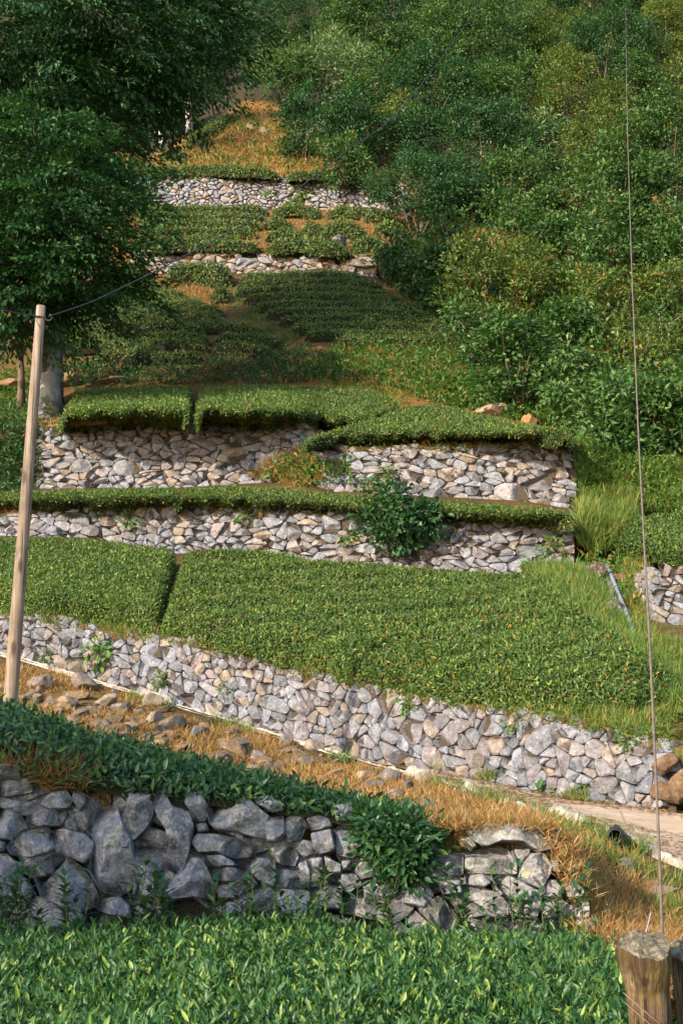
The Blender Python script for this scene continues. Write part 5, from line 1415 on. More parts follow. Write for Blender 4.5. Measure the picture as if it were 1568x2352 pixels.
rock('rust-brown boulder low at the right end of the lane', 1525, 1815, 66, 60, ('KI', 'GT'), 974, tone=(0.22, 0.13, 0.075))
rock('mossy boulder under the grass at the left end of the boulder wall', 20, 1765, 110, 60, ('FB', 'HB'), 975, 'stone_near', tone=(0.22, 0.22, 0.22))

# little waterfall of the gully
sx, sy = [1396, 1402, 1410, 1418], [1318, 1345, 1375, 1400]
sv = np.stack([G(np.array(sx) + d, np.array(sy), 0.12) if False else G(np.array(sx) + d, np.array(sy), 0.12, 'GT', 'AB') for d in (-7, 0, 7)])
stream = mk('stream', sv.reshape(-1, 3), grid_tris(3, 4), M['water'], None, None, True); stream['kind'] = 'structure'

# ------------------------------------------------------------------ grasses, herbs, ferns
def in_poly(rng, pl, n):
    p = np.array(pl, float); lo, hi = p.min(0), p.max(0); out = []
    tot = 0
    while tot < n:
        q = lo + (hi - lo) * rng.random((n * 2, 2)); ins = np.zeros(len(q), bool); j = len(p) - 1
        for i in range(len(p)):
            c = ((p[i, 1] > q[:, 1]) != (p[j, 1] > q[:, 1])) & (q[:, 0] < (p[j, 0] - p[i, 0]) * (q[:, 1] - p[i, 1]) / (p[j, 1] - p[i, 1] + 1e-9) + p[i, 0])
            ins ^= c; j = i
        out.append(q[ins]); tot += ins.sum()
    return np.concatenate(out)[:n]

def grass(name, label, pl, n, ln, wd, mat, seed, lohi, lean=0.5, clump=0, young=0.25, dead=0.15, droop=0.8, thr=-1.0, cat='grass'):
    rng = np.random.default_rng(seed); k = n if not clump else max(4, n // clump)
    if callable(pl): P = pl(rng, k)
    else:
        q = in_poly(rng, pl, k)
        P = G(q[:, 0], q[:, 1], -0.02, *lohi)
    if thr > -1:
        P = P[vnoise(P, 1.1, seed, 2) > thr]
    cc = rng.random(len(P))
    if clump:
        P = P.repeat(clump, 0) + rng.normal(0, 0.055, (len(P) * clump, 3)) * [1, 1, 0.2]; cc = cc.repeat(clump)
    k = len(P)
    d = nrm(np.array([0, 0, 1.0]) + rng.normal(0, lean, (k, 3)) * [1, 1, 0.3] + np.array([0, -0.15, 0]))
    side = np.cross(d, rng.normal(0, 1, (k, 3)))
    col = np.zeros((k, 3)); col[:, 0] = np.clip(cc * 0.6 + rng.random(k) * 0.5, 0, 1)
    col[:, 1] = np.where(rng.random(k) < young, rng.uniform(0.3, 1, k), 0); col[:, 2] = np.where(rng.random(k) < dead, rng.uniform(0.3, 1, k), 0)
    lv = leaf_mesh(P, d, side, ln * rng.uniform(0.5, 1.4, k), wd * rng.uniform(0.7, 1.3, k), col, segs=2, curve=droop * rng.uniform(0.1, 1, k), fold=0.1)
    o = mk(name, *lv[:2], M[mat], None, lv[2]); tag(o, label, cat, kind='stuff'); return o

BANK = [(0, 1530), (120, 1545), (300, 1602), (500, 1665), (700, 1722), (850, 1770), (1000, 1808), (1200, 1866), (1340, 1905), (1450, 1955), (1568, 2010), (1568, 2130), (1450, 2090), (1350, 2010), (1290, 1920), (1200, 1900), (1000, 1890), (800, 1840), (500, 1765), (200, 1690), (0, 1650)]
grass('dry_grass', 'dry golden grass on the stony bank below the lane', BANK, 64000, 0.105, 0.0075, 'dry', 401, ('HB', 'KO'), 0.9, 9, 0.20, 0.3, 1.0, thr=-0.15)
grass('dry_grass', 'dry golden grass falling over the right end of the boulder wall', [(1290, 1920), (1350, 1960), (1460, 2030), (1568, 2080), (1700, 2150), (1700, 2300), (1568, 2260), (1420, 2210), (1350, 2160), (1330, 2060), (1275, 1960)], 32000, 0.10, 0.0055, 'dry', 402, ('FB', 'RB'), 0.9, 10, 0.16, 0.35, 1.1)
grass('bank_grass', 'green grass tufts along the kerb', [(300, 1600), (500, 1660), (700, 1716), (900, 1775), (1100, 1830), (1340, 1896), (1568, 2000), (1568, 2020), (1340, 1915), (1000, 1812), (700, 1735), (300, 1615)], 4500, 0.16, 0.008, 'grass', 403, ('RB', 'KI'), 0.5, 14, thr=0.05)
grass('bank_grass', 'green tufts among the dry grass of the right bank', [(1250, 1900), (1340, 1910), (1500, 1980), (1600, 2050), (1568, 2150), (1420, 2060), (1300, 1960)], 2600, 0.18, 0.008, 'grass', 404, ('FT', 'KO'), 0.5, 14, thr=0.1)
grass('gully_grass', 'bright green grass of the stream gully', [(1200, 1312), (1300, 1305), (1370, 1340), (1400, 1400), (1470, 1480), (1540, 1540), (1620, 1580), (1568, 1640), (1480, 1620), (1430, 1560), (1360, 1460), (1300, 1390)], 16000, 0.26, 0.013, 'grass', 405, ('GT', 'AB'), 0.4, 10, 0.3, 0.05)
grass('gully_grass', 'tall pale grass beside the right edge tea patch', [(1330, 1180), (1400, 1150), (1470, 1170), (1450, 1200), (1420, 1260), (1360, 1280), (1330, 1240)], 7000, 0.45, 0.016, 'grass', 406, ('AB', 'SB'), 0.35, 10, 0.5, 0.1)
grass('gully_grass', 'rough grass around the rounded wall and hose', [(1440, 1290), (1480, 1300), (1475, 1420), (1500, 1480), (1600, 1500), (1620, 1580), (1480, 1480), (1420, 1340)], 5000, 0.22, 0.012, 'grass', 407, ('GT', 'AB'), 0.5, 10, 0.2, 0.3)
grass('wall_top_grass', 'mossy dry and green grass along the lane wall top', [(40, 1408), (150, 1425), (300, 1460), (450, 1472), (700, 1540), (1000, 1605), (1300, 1652), (1540, 1710), (1540, 1690), (1300, 1630), (1000, 1585), (700, 1522), (450, 1455), (300, 1430), (150, 1405), (40, 1395)], 9000, 0.16, 0.011, 'grass', 408, ('GT', 'AB'), 0.7, 10, 0.2, 0.2, 1.0)
grass('wall_top_grass', 'russet grass fringe on top of the tall walls', [(90, 985), (400, 967), (690, 978), (740, 1020), (1000, 1025), (1320, 1018), (1320, 1006), (1000, 1014), (740, 1010), (680, 965), (400, 956), (90, 972)], 6000, 0.15, 0.014, 'dry', 409, ('BT', 'SB'), 0.8, 8, 0.35, 0.2)
grass('wall_top_grass', 'russet grass fringe on top of the grey wall', [(0, 1182), (100, 1168), (400, 1165), (800, 1183), (1310, 1208), (1310, 1196), (800, 1172), (400, 1154), (0, 1170)], 5000, 0.15, 0.014, 'dry', 410, ('AT', 'BB'), 0.8, 8, 0.35, 0.2)
grass('slope_grass', 'orange and green grass of the highest slope', [(350, 388), (420, 340), (560, 240), (640, 250), (720, 320), (860, 395), (700, 405)], 10000, 0.30, 0.022, 'dry', 411, ('DT', 'HT'), 0.7, 8, 0.30, 0.25)
grass('slope_grass', 'rusty grass between the rows of the upper tea block', [(320, 560), (600, 470), (760, 475), (900, 500), (900, 570), (600, 578)], 4500, 0.22, 0.016, 'dry', 412, ('CT', 'DB'), 0.7, 8, 0.4, 0.2)
grass('slope_grass', 'green grass of the footpath between the two row blocks', [(500, 640), (560, 690), (640, 745), (700, 790), (760, 820), (700, 830), (600, 800), (560, 740), (500, 690)], 3000, 0.18, 0.016, 'shrub', 413, ('SB', 'CB'), 0.6, 8, 0.1, 0.08)
grass('slope_grass', 'shaded brown grass on the bank under the left rows', [(150, 830), (450, 815), (640, 805), (800, 815), (800, 882), (500, 882), (150, 885)], 3000, 0.20, 0.016, 'dry', 414, ('SB', 'CB'), 0.7, 8, 0.6, 0.02)
grass('slope_grass', 'sunny orange grass on the ferny bank', [(700, 830), (780, 800), (1060, 800), (1080, 860), (1000, 930), (880, 890), (760, 880)], 8000, 0.22, 0.016, 'dry', 415, ('SB', 'CB'), 0.7, 8, 0.5, 0.2)
grass('slope_grass', 'rusty grass on the earth ramp between the tall walls', [(560, 1100), (620, 1060), (690, 1035), (720, 1060), (740, 1110), (680, 1120)], 2600, 0.18, 0.013, 'dry', 416, ('AT', 'BT'), 0.7, 8, 0.4, 0.15)
grass('overhanging_grass', 'dry brown grass and moss hanging over the left end of the boulder wall', [(20, 1745), (100, 1752), (180, 1785), (190, 1820), (130, 1800), (20, 1770)], 3500, 0.15, 0.006, 'dry', 417, ('FB', 'HB'), 1.0, 14, 0.35, 0.1, 1.3)
grass('lane_grass', 'green grass at the foot of the lane wall on the right', [(1000, 1775), (1200, 1815), (1350, 1850), (1568, 1868), (1568, 1850), (1350, 1830), (1200, 1800), (1000, 1765)], 2600, 0.17, 0.010, 'grass', 418, ('KI', 'GT'), 0.6, 12, thr=0.0)

def herb_cover(name, label, pl, n, per, ln, wd, mat, seed, lohi, hgt=0.25, dead=0.05, young=0.2):
    rng = np.random.default_rng(seed); q = in_poly(rng, pl, n)
    P = G(q[:, 0], q[:, 1], 0.0, *lohi); hh = rng.uniform(0.3, 1.2, n) * hgt
    Pp = P.repeat(per, 0) + rng.normal(0, 0.13, (n * per, 3)) * [1, 1, 0]; k = n * per
    Pp[:, 2] += rng.random(k) * hh.repeat(per)
    d = nrm(rng.normal(0, 1, (k, 3)) + np.array([0, -0.2, 0.35])); side = np.cross(d, np.array([0, 0, 1.0]) + rng.normal(0, 0.4, (k, 3)))
    col = np.zeros((k, 3)); col[:, 0] = np.clip(rng.random(n).repeat(per) * 0.6 + rng.random(k) * 0.4, 0, 1)
    col[:, 1] = np.where(rng.random(k) < young, rng.uniform(0.3, 1, k), 0); col[:, 2] = np.where(rng.random(k) < dead, rng.uniform(0.4, 1, k), 0)
    lv = leaf_mesh(Pp, d, side, ln * rng.uniform(0.6, 1.4, k), wd * rng.uniform(0.7, 1.2, k), col, curve=0.3)
    o = mk(name, *lv[:2], M[mat], None, lv[2]); return tag(o, label, 'ground cover', kind='stuff')
herb_cover('ground_cover', 'leafy weeds on the sunny ferny bank', [(720, 860), (780, 800), (1060, 800), (1090, 870), (1250, 930), (1320, 990), (1200, 970), (1000, 930), (880, 890)], 1300, 9, 0.16, 0.07, 'herb', 451, ('SB', 'CB'), 0.3, 0.07)
herb_cover('ground_cover', 'weeds under the thicket edge', [(1060, 800), (1330, 980), (1330, 1000), (1600, 1130), (1600, 900), (1300, 700), (1000, 560), (900, 560), (1000, 700)], 1500, 9, 0.18, 0.08, 'shrub', 452, ('SB', 'CT'), 0.4, 0.03)
herb_cover('ground_cover', 'undergrowth between the trees of the upper hillside', [(700, 330), (900, 560), (1100, 700), (1600, 900), (1600, 0), (560, 0), (560, 220)], 3200, 9, 0.22, 0.11, 'darkleaf', 453, ('CB', 'FE'), 0.4, 0.01)
herb_cover('ground_cover', 'undergrowth below the upper crown of the beech', [(-50, 620), (360, 480), (340, 330), (560, 210), (560, 0), (-50, 0)], 2600, 9, 0.22, 0.11, 'darkleaf', 454, ('CB', 'FE'), 0.6, 0.0)
herb_cover('ground_cover', 'leafy weeds scattered on the orange slope', [(360, 385), (560, 250), (720, 330), (860, 395)], 380, 8, 0.20, 0.10, 'herb', 455, ('DT', 'HT'), 0.25, 0.2)
herb_cover('ground_cover', 'leafy weeds on the earth ramp between the tall walls', [(590, 1100), (640, 1060), (700, 1030), (730, 1060), (860, 1110), (700, 1120)], 120, 8, 0.13, 0.06, 'herb', 456, ('AT', 'BT'), 0.2, 0.12)
herb_cover('ground_cover', 'weeds around the dark stream gully', [(1330, 1270), (1440, 1280), (1480, 1400), (1440, 1420), (1400, 1330), (1360, 1320)], 150, 9, 0.12, 0.06, 'herb', 457, ('GT', 'AB'), 0.25, 0.2)
herb_cover('ground_cover', 'weeds between the shaded rows and walls, left', [(-50, 1150), (80, 1150), (90, 980), (60, 920), (-50, 920)], 420, 9, 0.14, 0.06, 'darkleaf', 458, ('AT', 'SB'), 0.4, 0.03)

def fern(label, x, y, lohi, r, seed, hover=0.0, group='ferns of the terraces', pos=None):
    rng = np.random.default_rng(seed); b = (G1(x, y, hover, *lohi) if pos is None else np.array(pos))
    root = thing('fern', label, 'fern', b, group); nf = 8
    for f in range(nf):
        a = f / nf * 6.283 + rng.normal(0, 0.25); L = r * rng.uniform(0.8, 1.25); el = rng.uniform(0.5, 1.0)
        t = np.linspace(0, 1, 16); hd = np.array([math.cos(a), math.sin(a), 0])
        P = b + hd * (t * L * math.cos(el * 0.8))[:, None] + np.array([0, 0, 1.0]) * (L * (math.sin(el) * t - 0.55 * t * t))[:, None]
        tg = nrm(np.gradient(P, axis=0)); sd_ = nrm(np.cross(tg, [0, 0, 1.0]))
        pl_ = L * 0.24 * np.sin(np.clip(t * 1.05, 0, 1) * math.pi) ** 0.7 * (1.15 - t * 0.6)
        q = np.concatenate([P[1:]] * 2); d = np.concatenate([sd_[1:], -sd_[1:]]) + np.concatenate([tg[1:]] * 2) * 0.35
        col = np.zeros((30, 3)); col[:, 0] = rng.random(); col[:, 1] = rng.random() * 0.6; col[:, 2] = 0.5 if rng.random() < 0.07 else 0
        V, T, K_ = leaf_mesh(q, d, np.cross(d, [0, 0, 1.0]), np.concatenate([pl_[1:]] * 2), L * 0.055, col, curve=0.2)
        Vt, Tt = tube(P, np.linspace(0.006, 0.002, 16), 4, False)
        mb = MB(); mb.add(V, T, K_); mb.add(Vt, Tt, np.array([0.5, 0.2, 0])); mb.build('frond', M['fern'], root)
    return root
FERNS = [
 ('large fern at the right end of the lane wall, above the rust-brown boulders', 1530, 1690, ('GT', 'AB'), 0.42), ('fern at the right edge above the lane wall', 1580, 1650, ('GT', 'AB'), 0.45),
 ('fern on the wall rim left of the cable, below the big field', 1335, 1640, ('GT', 'AB'), 0.36), ('fern in the gully grass by the grey wall end', 1295, 1330, ('GT', 'AB'), 0.40), ('fern beside the grey wall end, above the gully', 1345, 1195, ('AT', 'BB'), 0.45),
 ('tall pale fern left of the right edge tea patch', 1400, 1150, ('AT', 'SB'), 0.5), ('fern low in the gully right of the hose end', 1500, 1500, ('GT', 'AB'), 0.42), ('fern in the gully left of the hose end', 1430, 1480, ('GT', 'AB'), 0.42),
 ('bright fern at the right side of the big field', 1490, 1560, ('GT', 'AB'), 0.42), ('fern between the mossy boulder and the square block', 1185, 950, ('BT', 'CB'), 0.6), ('bright fern behind the tapering tea block', 1010, 900, ('SB', 'CB'), 0.6),
 ('fern on the sunny bank near the footpath end', 905, 850, ('SB', 'CB'), 0.55), ('pale fern at the thicket foot right of the square block', 1275, 960, ('BT', 'CB'), 0.65), ('fern hugging the square wall corner', 1320, 1000, ('BT', 'CB'), 0.6),
 ('dark fern below the square wall corner', 1360, 1120, ('BB', 'SB'), 0.6), ('fern at the far right under the thicket', 1480, 1130, ('BB', 'SB'), 0.55), ('fern on the sunny bank under the dark shrub', 1120, 880, ('SB', 'CB'), 0.55),
 ('small fern on the lane wall rim beneath the dark gap', 425, 1462, ('GT', 'AB'), 0.25), ('fern on the rim of the square-cornered wall', 925, 1012, ('BT', 'SB'), 0.32),
 ('fern on the rim of the grey wall near its right end', 1230, 1196, ('AT', 'BB'), 0.3), ('fern in the shaded right rows', 815, 640, ('SB', 'CB'), 0.5), ('fern among the shaded rows near the footpath', 660, 690, ('SB', 'CB'), 0.5),
]
sd = 1000
for lab, x, y, lh, r in FERNS: fern(lab, x, y, lh, r, sd); sd += 1

# plants rooted in the walls
def on_wall(x, y, base, top, out=0.06):
    a, b = con(base, np.array([x]))[0], con(top, np.array([x]))[0]
    v = (CY - y) / F; fa, ua = a[1] * cT + a[2] * sT, -a[1] * sT + a[2] * cT; fb, ub = b[1] * cT + b[2] * sT, -b[1] * sT + b[2] * cT
    t = (v * fa - ua) / ((ub - ua) - v * (fb - fa)); p = a + (b - a) * np.clip(t, 0, 1); p[1] -= out; return p
def wall_plant(label, p, r, n, ln, wd, mat, seed, down=0.3, dead=0.05, cat='plant', group='plants growing out of the walls'):
    rng = np.random.default_rng(seed); root = thing('wall_plant', label, cat, p, group)
    a = rng.normal(0, 1, (n, 3)); a[:, 1] = -np.abs(a[:, 1]); dirs = nrm(a)
    tip = p + dirs * (r * rng.uniform(0.3, 1.0, n))[:, None] * [1, 0.6, 0.75] + np.array([0, 0, -down * r])
    mb = MB()
    for k in range(0, n, 4): mb.add(*tube(bend(p, tip[k], 4, -0.03), 0.004, 4, False))
    mb.build('stems', M['herbstem'], root)
    N = nrm(np.array([0, -0.5, 0.8]) + rng.normal(0, 0.35, (n, 3))); d = nrm(dirs + rng.normal(0, 0.5, (n, 3)) + [0, 0, -0.2]); side = np.cross(d, N)
    col = np.zeros((n, 3)); col[:, 0] = rng.random(n); col[:, 1] = np.where(rng.random(n) < 0.2, 0.7, 0); col[:, 2] = np.where(rng.random(n) < dead, 0.8, 0)
    V, T, K_ = leaf_mesh(tip, d, side, ln * rng.uniform(0.6, 1.3, n), wd * rng.uniform(0.7, 1.2, n), col, segs=2, curve=0.3)
    mk('leaves', V, T, M[mat], root, K_); return root
M['herbstem'] = mat_simple('green_stem', (0.06, 0.09, 0.02), (0.13, 0.12, 0.05), 10)
WP = [
 ('broad-leaved plant with drooping leaves on the lane wall, left part', 235, 1490, 'RF', 'GT', 0.38, 70, 0.15, 0.08), ('small rosette low on the lane wall near the pole', 110, 1500, 'RF', 'GT', 0.2, 40, 0.12, 0.04),
 ('leafy tuft on the lane wall under the dark gap', 370, 1555, 'RF', 'GT', 0.2, 40, 0.13, 0.05), ('yellow-flowered weed high on the lane wall, centre', 935, 1610, 'RF', 'GT', 0.24, 60, 0.08, 0.05),
 ('trailing weed on the lane wall, right of centre', 1190, 1650, 'RF', 'GT', 0.24, 60, 0.07, 0.045), ('small weed low on the lane wall, centre left', 520, 1580, 'RF', 'GT', 0.14, 24, 0.10, 0.04), ('broad low plant at the lane wall foot, right', 1240, 1818, 'RF', 'GT', 0.22, 34, 0.14, 0.09),
 ('fuzzy weed at the right end of the lane wall', 1440, 1690, 'RF', 'GT', 0.22, 60, 0.07, 0.045), ('leafy plant high on the square-cornered wall, left part', 780, 1062, 'BB', 'BT', 0.36, 80, 0.12, 0.065), ('plant in the square-cornered wall, right of the reddish stone', 890, 1085, 'BB', 'BT', 0.36, 70, 0.13, 0.07),
 ('small plant at the ramp side of the square-cornered wall', 715, 1080, 'BB', 'BT', 0.3, 60, 0.13, 0.07), ('tuft on the square-cornered wall, low left', 845, 1110, 'BB', 'BT', 0.3, 50, 0.13, 0.07), ('dark leafy weed on the highest wall, right of its middle', 695, 445, 'DB', 'DT', 0.7, 90, 0.20, 0.11), ('green weed on the highest wall near its right end', 870, 445, 'DB', 'DT', 0.45, 50, 0.18, 0.1),
 ('weedy patch on the highest wall, left of the leafy weed', 620, 440, 'DB', 'DT', 0.4, 50, 0.18, 0.1), ('trailing vine over the grey wall top, left', 300, 1180, 'AB', 'AT', 0.42, 80, 0.11, 0.05), ('plant on the grey wall left of the bush', 800, 1225, 'AB', 'AT', 0.26, 50, 0.11, 0.06),
 ('leafy weed on the grey wall near its right end', 1265, 1245, 'AB', 'AT', 0.35, 60, 0.12, 0.06), ('pale ground plant at the grey wall foot, right end', 1225, 1290, 'AB', 'AT', 0.3, 50, 0.13, 0.06), ('weed on the grey wall top, middle', 560, 1178, 'AB', 'AT', 0.25, 40, 0.11, 0.05), ('rosette of leaves on the earth ramp foot', 640, 1080, 'BB', 'BT', 0.3, 40, 0.14, 0.07),
]
sd = 1100
for lab, x, y, b, t, r, n_, ln, wd in WP: wall_plant(lab, on_wall(x, y, b, t), r, n_, ln, wd, 'herb', sd, dead=0.12 if 'yellow' in lab else 0.05); sd += 1
# the bush growing out of the grey wall
bc = on_wall(920, 1215, 'AB', 'AT', 0.55); bc2 = on_wall(870, 1205, 'AB', 'AT', 0.4); bc3 = on_wall(975, 1210, 'AB', 'AT', 0.5)
blob_bush('bush', 'dark broad-leaved bush growing out of the grey wall above the big tea field', 'bush', [(bc[0], bc[1], bc[2] + 0.1, 0.62, 0.5, 0.42), (bc2[0], bc2[1], bc2[2] + .05, 0.4, 0.4, 0.3), (bc3[0], bc3[1], bc3[2] + .1, 0.42, 0.4, 0.32), (bc[0] - .1, bc[1], bc[2] - 0.3, 0.5, 0.4, 0.25), (bc[0] - 0.15, bc[1], bc[2] + 0.6, 0.3, 0.3, 0.28)], 200, 9, 0.26, 0.15, 0.095, 'darkleaf', 1300, young=0.15)
# tea shoots standing up against the boulder wall
rng = np.random.default_rng(1400)
SHOOTS = [('tall tea shoot left of the wall hollow', 165, 2100), ('tea shoot before the rounded boulder', 55, 2080), ('tea shoot group left of the dark hollow', 345, 2080), ('tea shoot at the dark hollow edge', 355, 2050), ('tea shoot right of the dark hollow', 520, 2060), ('tea shoot below the square boulders', 620, 2070),
          ('tea shoot under the hanging tea bush', 770, 2080), ('tall tea shoot right of the hanging tea bush, in sun', 905, 2060), ('tea shoot against the lit stones', 1050, 2080), ('tea shoot below the lit stones, right', 1190, 2090), ('tea shoot near the right end of the lit stones', 1290, 2110), ('tea shoot at the left edge', 10, 2060)]
for lab, x, y in SHOOTS:
    p = at(x, y + 30, 9.75); p[2] = -1.2; root = thing('tea_shoot', lab, 'tea shoot', p, 'tea shoots before the boulder wall')
    mb = MB(); P_all, D_all = [], []
    for k in range(7):
        b = p + rng.normal(0, 0.07, 3) * [1.4, 0.6, 0]; t = b + np.array([rng.normal(0, 0.06), rng.normal(0, 0.03) - 0.03, rng.uniform(0.22, 0.5)])
        Q = bend(b, t, 6, 0, 0.006, rng); mb.add(*tube(Q, np.linspace(0.004, 0.002, 6), 4, False))
        for f in np.linspace(0.2, 1, 10):
            P_all.append(b + (t - b) * f); a = rng.uniform(0, 6.28); D_all.append([math.cos(a), math.sin(a), 0.5 + f * 0.6])
    mb.build('stems', M['herbstem'], root)
    P_all, D_all = np.array(P_all), np.array(D_all); k = len(P_all); col = np.zeros((k, 3)); col[:, 0] = rng.random(k); col[:, 1] = np.where(rng.random(k) < 0.15, 0.6, 0)
    V, T, K_ = leaf_mesh(P_all, D_all, np.cross(D_all, [0, 0, 1.0]), 0.11 * rng.uniform(0.7, 1.2, k), 0.036, col, segs=2, curve=0.35); mk('leaves', V, T, M['tea_dark'], root, K_)
# loose rubble of the bank, too small and too many to single out
def rubble(name, label, pl, n, s0, s1, seed, lohi, tones):
    rng = np.random.default_rng(seed); q = in_poly(rng, pl, n); P = G(q[:, 0], q[:, 1], 0.0, *lohi); mb = MB()
    for p in P:
        r = rng.uniform(s0, s1) * rng.choice([0.6, 1, 1.5])
        V, T = rock_mesh(rng, p + [0, 0, r * 0.3], r * rng.uniform(0.8, 1.5), r, r * rng.uniform(0.5, 0.9), int(rng.integers(1e6)), 2)
        mb.add(V, T, np.array(tones[rng.integers(len(tones))]) * rng.uniform(0.75, 1.2))
    o = mb.build(name, M['rock'], None, False); return tag(o, label, 'rubble', kind='stuff')
TN = [(0.22, 0.14, 0.08), (0.20, 0.16, 0.125), (0.26, 0.17, 0.10), (0.19, 0.165, 0.15)]
rubble('rubble', 'small tan rubble scattered over the dry bank below the lane', [p for p in BANK if p[0] <= 1000], 170, 0.04, 0.09, 501, ('HB', 'KO'), TN)
rubble('rubble', 'rough tan rubble stacked under the kerb at the left', [(55, 1560), (120, 1575), (240, 1625), (400, 1690), (560, 1740), (620, 1780), (500, 1750), (300, 1700), (160, 1660), (60, 1620)], 34, 0.06, 0.13, 502, ('HB', 'KO'), TN)

grass('gully_grass', 'green grass between the square wall corner and the thicket foot', [(1330, 1010), (1400, 1060), (1600, 1080), (1620, 1180), (1480, 1180), (1340, 1190)], 7000, 0.30, 0.014, 'grass', 420, ('BB', 'SB'), 0.45, 10, 0.2, 0.05)
herb_cover('ground_cover', 'ferny weeds between the square wall corner and the thicket foot', [(1330, 1010), (1400, 1050), (1620, 1070), (1620, 1170), (1480, 1170), (1340, 1190)], 500, 9, 0.15, 0.06, 'fern', 460, ('BB', 'SB'), 0.4, 0.03)
grass('wall_top_grass', 'grass tufts below the front rim of the big tea field', [(560, 1492), (700, 1530), (900, 1578), (1100, 1612), (1300, 1640), (1500, 1680), (1600, 1640), (1560, 1606), (1440, 1628), (1300, 1620), (1100, 1600), (900, 1566)], 7000, 0.16, 0.010, 'grass', 421, ('GT', 'AB'), 0.6, 10, 0.2, 0.2)

herb_cover('ground_cover', 'far woodland foliage at the top of the hillside', [(500, 130), (1600, 160), (1600, -40), (300, -40), (300, 100)], 3600, 10, 0.30, 0.15, 'shrub', 461, ('HT', 'FE'), 2.0, 0.01)

herb_cover('ground_cover', 'low weeds on the shaded bank under the left tea rows', [(140, 838), (300, 832), (480, 818), (640, 812), (780, 815), (790, 884), (500, 884), (150, 886)], 900, 9, 0.13, 0.055, 'darkleaf', 462, ('SB', 'CB'), 0.22, 0.05)
herb_cover('ground_cover', 'grassy weeds around the beech foot', [(-60, 850), (130, 850), (140, 930), (100, 960), (-60, 960)], 350, 9, 0.13, 0.05, 'herb', 463, ('BT', 'CB'), 0.25, 0.05)

herb_cover('ground_cover', 'dark ferny weeds at the right end of the shaded tea rows', [(850, 596), (930, 575), (1010, 640), (1090, 750), (1075, 790), (1000, 735), (900, 660)], 520, 9, 0.17, 0.07, 'darkleaf', 464, ('SB', 'DB'), 0.3, 0.02)
def lip(rng, k):
    x = rng.uniform(970, 1330, k); t = (rng.random(k) ** 1.5 * 0.9 - 0.06)[:, None]
    return con('FT', x) * (1 - t) + con('HB', x) * t + np.array([0, 0, 0.01])
grass('dry_grass', 'dry grass on top of the sunny end of the boulder wall', lip, 7000, 0.09, 0.006, 'dry', 422, ('FT', 'RB'), 0.9, 9, 0.2, 0.3, 1.0)
sd = 1060
for lab, x, y, lh, r in [('fern in the middle of the sunny bank, left of the bright fern', 950, 880, ('SB', 'CB'), 0.55), ('fern high on the sunny bank under the lowest right tea row', 960, 830, ('SB', 'CB'), 0.5), ('fern at the right of the sunny bank, below the small dark shrub', 1090, 900, ('SB', 'CB'), 0.55),
  ('fern at the lower left of the sunny bank', 830, 870, ('SB', 'CB'), 0.5), ('fern by the right end of the shaded rows', 1040, 770, ('SB', 'CB'), 0.5)]:
    fern(lab, x, y, lh, r, sd); sd += 1

grass('slope_grass', 'orange grass and weeds breaking up the small stone wall', [(320, 590), (600, 596), (860, 604), (860, 628), (600, 626), (320, 632)], 2600, 0.20, 0.016, 'dry', 423, ('CB', 'CT'), 0.8, 8, 0.35, 0.2, thr=0.05)
herb_cover('ground_cover', 'weeds hanging over the rims of the two upper walls', [(320, 572), (600, 576), (860, 582), (860, 596), (600, 588), (320, 584)], 160, 8, 0.14, 0.07, 'herb', 465, ('CB', 'DB'), 0.2, 0.25)
herb_cover('ground_cover', 'weeds hanging over the rim of the highest wall', [(330, 404), (600, 404), (900, 414), (900, 428), (600, 416), (330, 416)], 150, 8, 0.15, 0.08, 'herb', 466, ('DB', 'HT'), 0.2, 0.2)
herb_cover('ground_cover', 'moss and small weeds along the lane wall rim', [(40, 1408), (250, 1450), (450, 1470), (700, 1538), (1000, 1604), (1300, 1650), (1540, 1708), (1540, 1718), (1300, 1662), (1000, 1616), (700, 1552), (450, 1486), (250, 1464), (40, 1420)], 260, 9, 0.07, 0.03, 'herb', 467, ('RF', 'AB'), 0.12, 0.25)
herb_cover('ground_cover', 'moss and small weeds along the rims of the middle walls', [(90, 985), (400, 967), (680, 978), (740, 1022), (1000, 1028), (1320, 1020), (1320, 1030), (1000, 1040), (740, 1034), (680, 990), (400, 979), (90, 995)], 160, 9, 0.08, 0.035, 'herb', 468, ('BB', 'SB'), 0.12, 0.3)

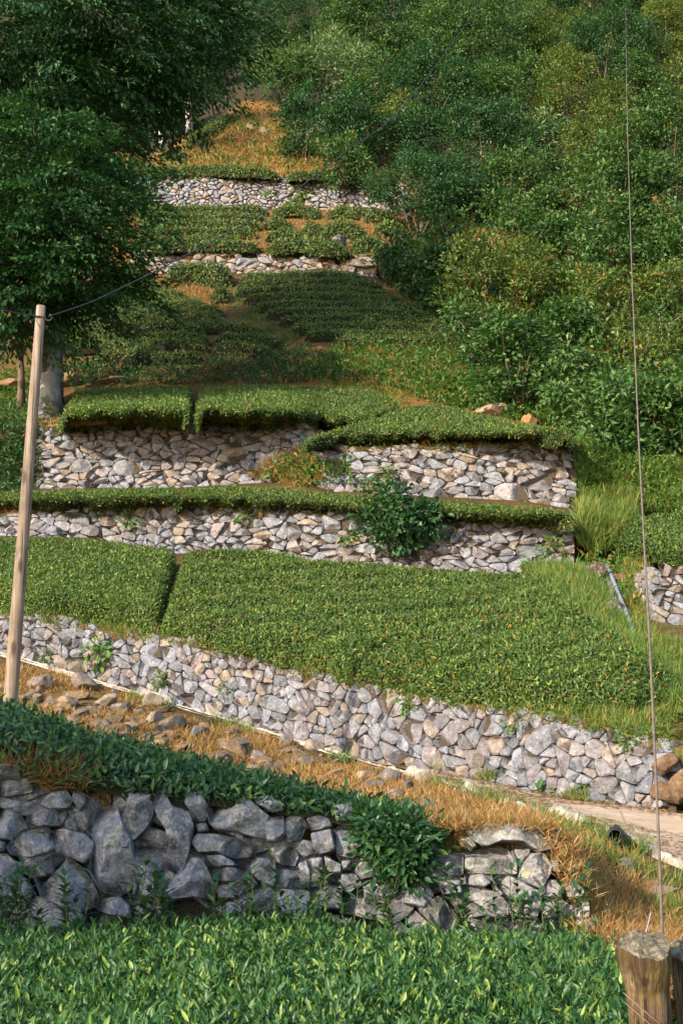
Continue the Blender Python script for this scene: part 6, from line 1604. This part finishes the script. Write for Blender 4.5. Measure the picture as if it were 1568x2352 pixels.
grass('slope_grass', 'rusty grass along the orange path between tea rows', [(365, 640), (400, 628), (430, 655), (480, 668), (530, 690), (520, 720), (450, 700), (390, 668)], 2600, 0.18, 0.014, 'dry', 424, ('SB', 'CB'), 0.7, 8, 0.2, 0.2)
grass('slope_grass', 'short grass on the footpath behind the oval tea block', [(640, 850), (760, 815), (880, 880), (940, 925), (900, 935), (840, 900), (740, 880)], 4500, 0.16, 0.013, 'grass', 425, ('SB', 'CB'), 0.7, 8, 0.1, 0.3)
grass('slope_grass', 'grass tufts around the beech foot', [(-40, 925), (140, 920), (135, 975), (-40, 975)], 3000, 0.22, 0.012, 'grass', 426, ('BT', 'SB'), 0.6, 10, 0.1, 0.15)
herb_cover('ground_cover', 'thicket foliage continuing beyond the right edge', [(1590, 120), (2300, 60), (2300, 1250), (1800, 1250), (1660, 1180), (1590, 1130)], 4200, 12, 0.22, 0.11, 'shrub', 469, ('BB', 'FE'), 2.4, 0.02)
grass('gully_grass', 'rough grass beyond the right edge terrace', [(1600, 1300), (2200, 1350), (2200, 1750), (1600, 1700), (1590, 1600)], 14000, 0.3, 0.014, 'grass', 427, ('GT', 'AB'), 0.5, 10, 0.2, 0.2)

# straw and leaf litter blown over the lane
rng = np.random.default_rng(470); k = 5200
x = rng.uniform(900, 1700, k); t = rng.random(k)
a = con('KI', x) * (1 - t[:, None]) + con('RF', x) * t[:, None]
keep = vnoise(a, 1.6, 471, 3) + 0.5 * np.abs(t - 0.5) > 0.0
a = a[keep] + [0, 0, 0.05]; k = len(a); th = rng.uniform(0, 6.28, k); d = np.stack([np.cos(th), np.sin(th), rng.normal(0, 0.12, k)], 1)
col = np.zeros((k, 3)); col[:, 0] = rng.random(k) * 0.6
V, T, K_ = leaf_mesh(a, d, np.cross(d, [0, 0, 1.0]), rng.uniform(0.04, 0.12, k), 0.014, col, curve=0.1)
tag(mk('straw_litter', V, T, M['dry'], None, K_), 'brown straw and leaf litter scattered on the lane', 'litter', kind='stuff')
rubble('rubble', 'grit and small stones along the lane edges', [(950, 1776), (1300, 1836), (1568, 1872), (1568, 1880), (1300, 1846), (950, 1782)], 110, 0.015, 0.04, 503, ('KI', 'RF'), TN)
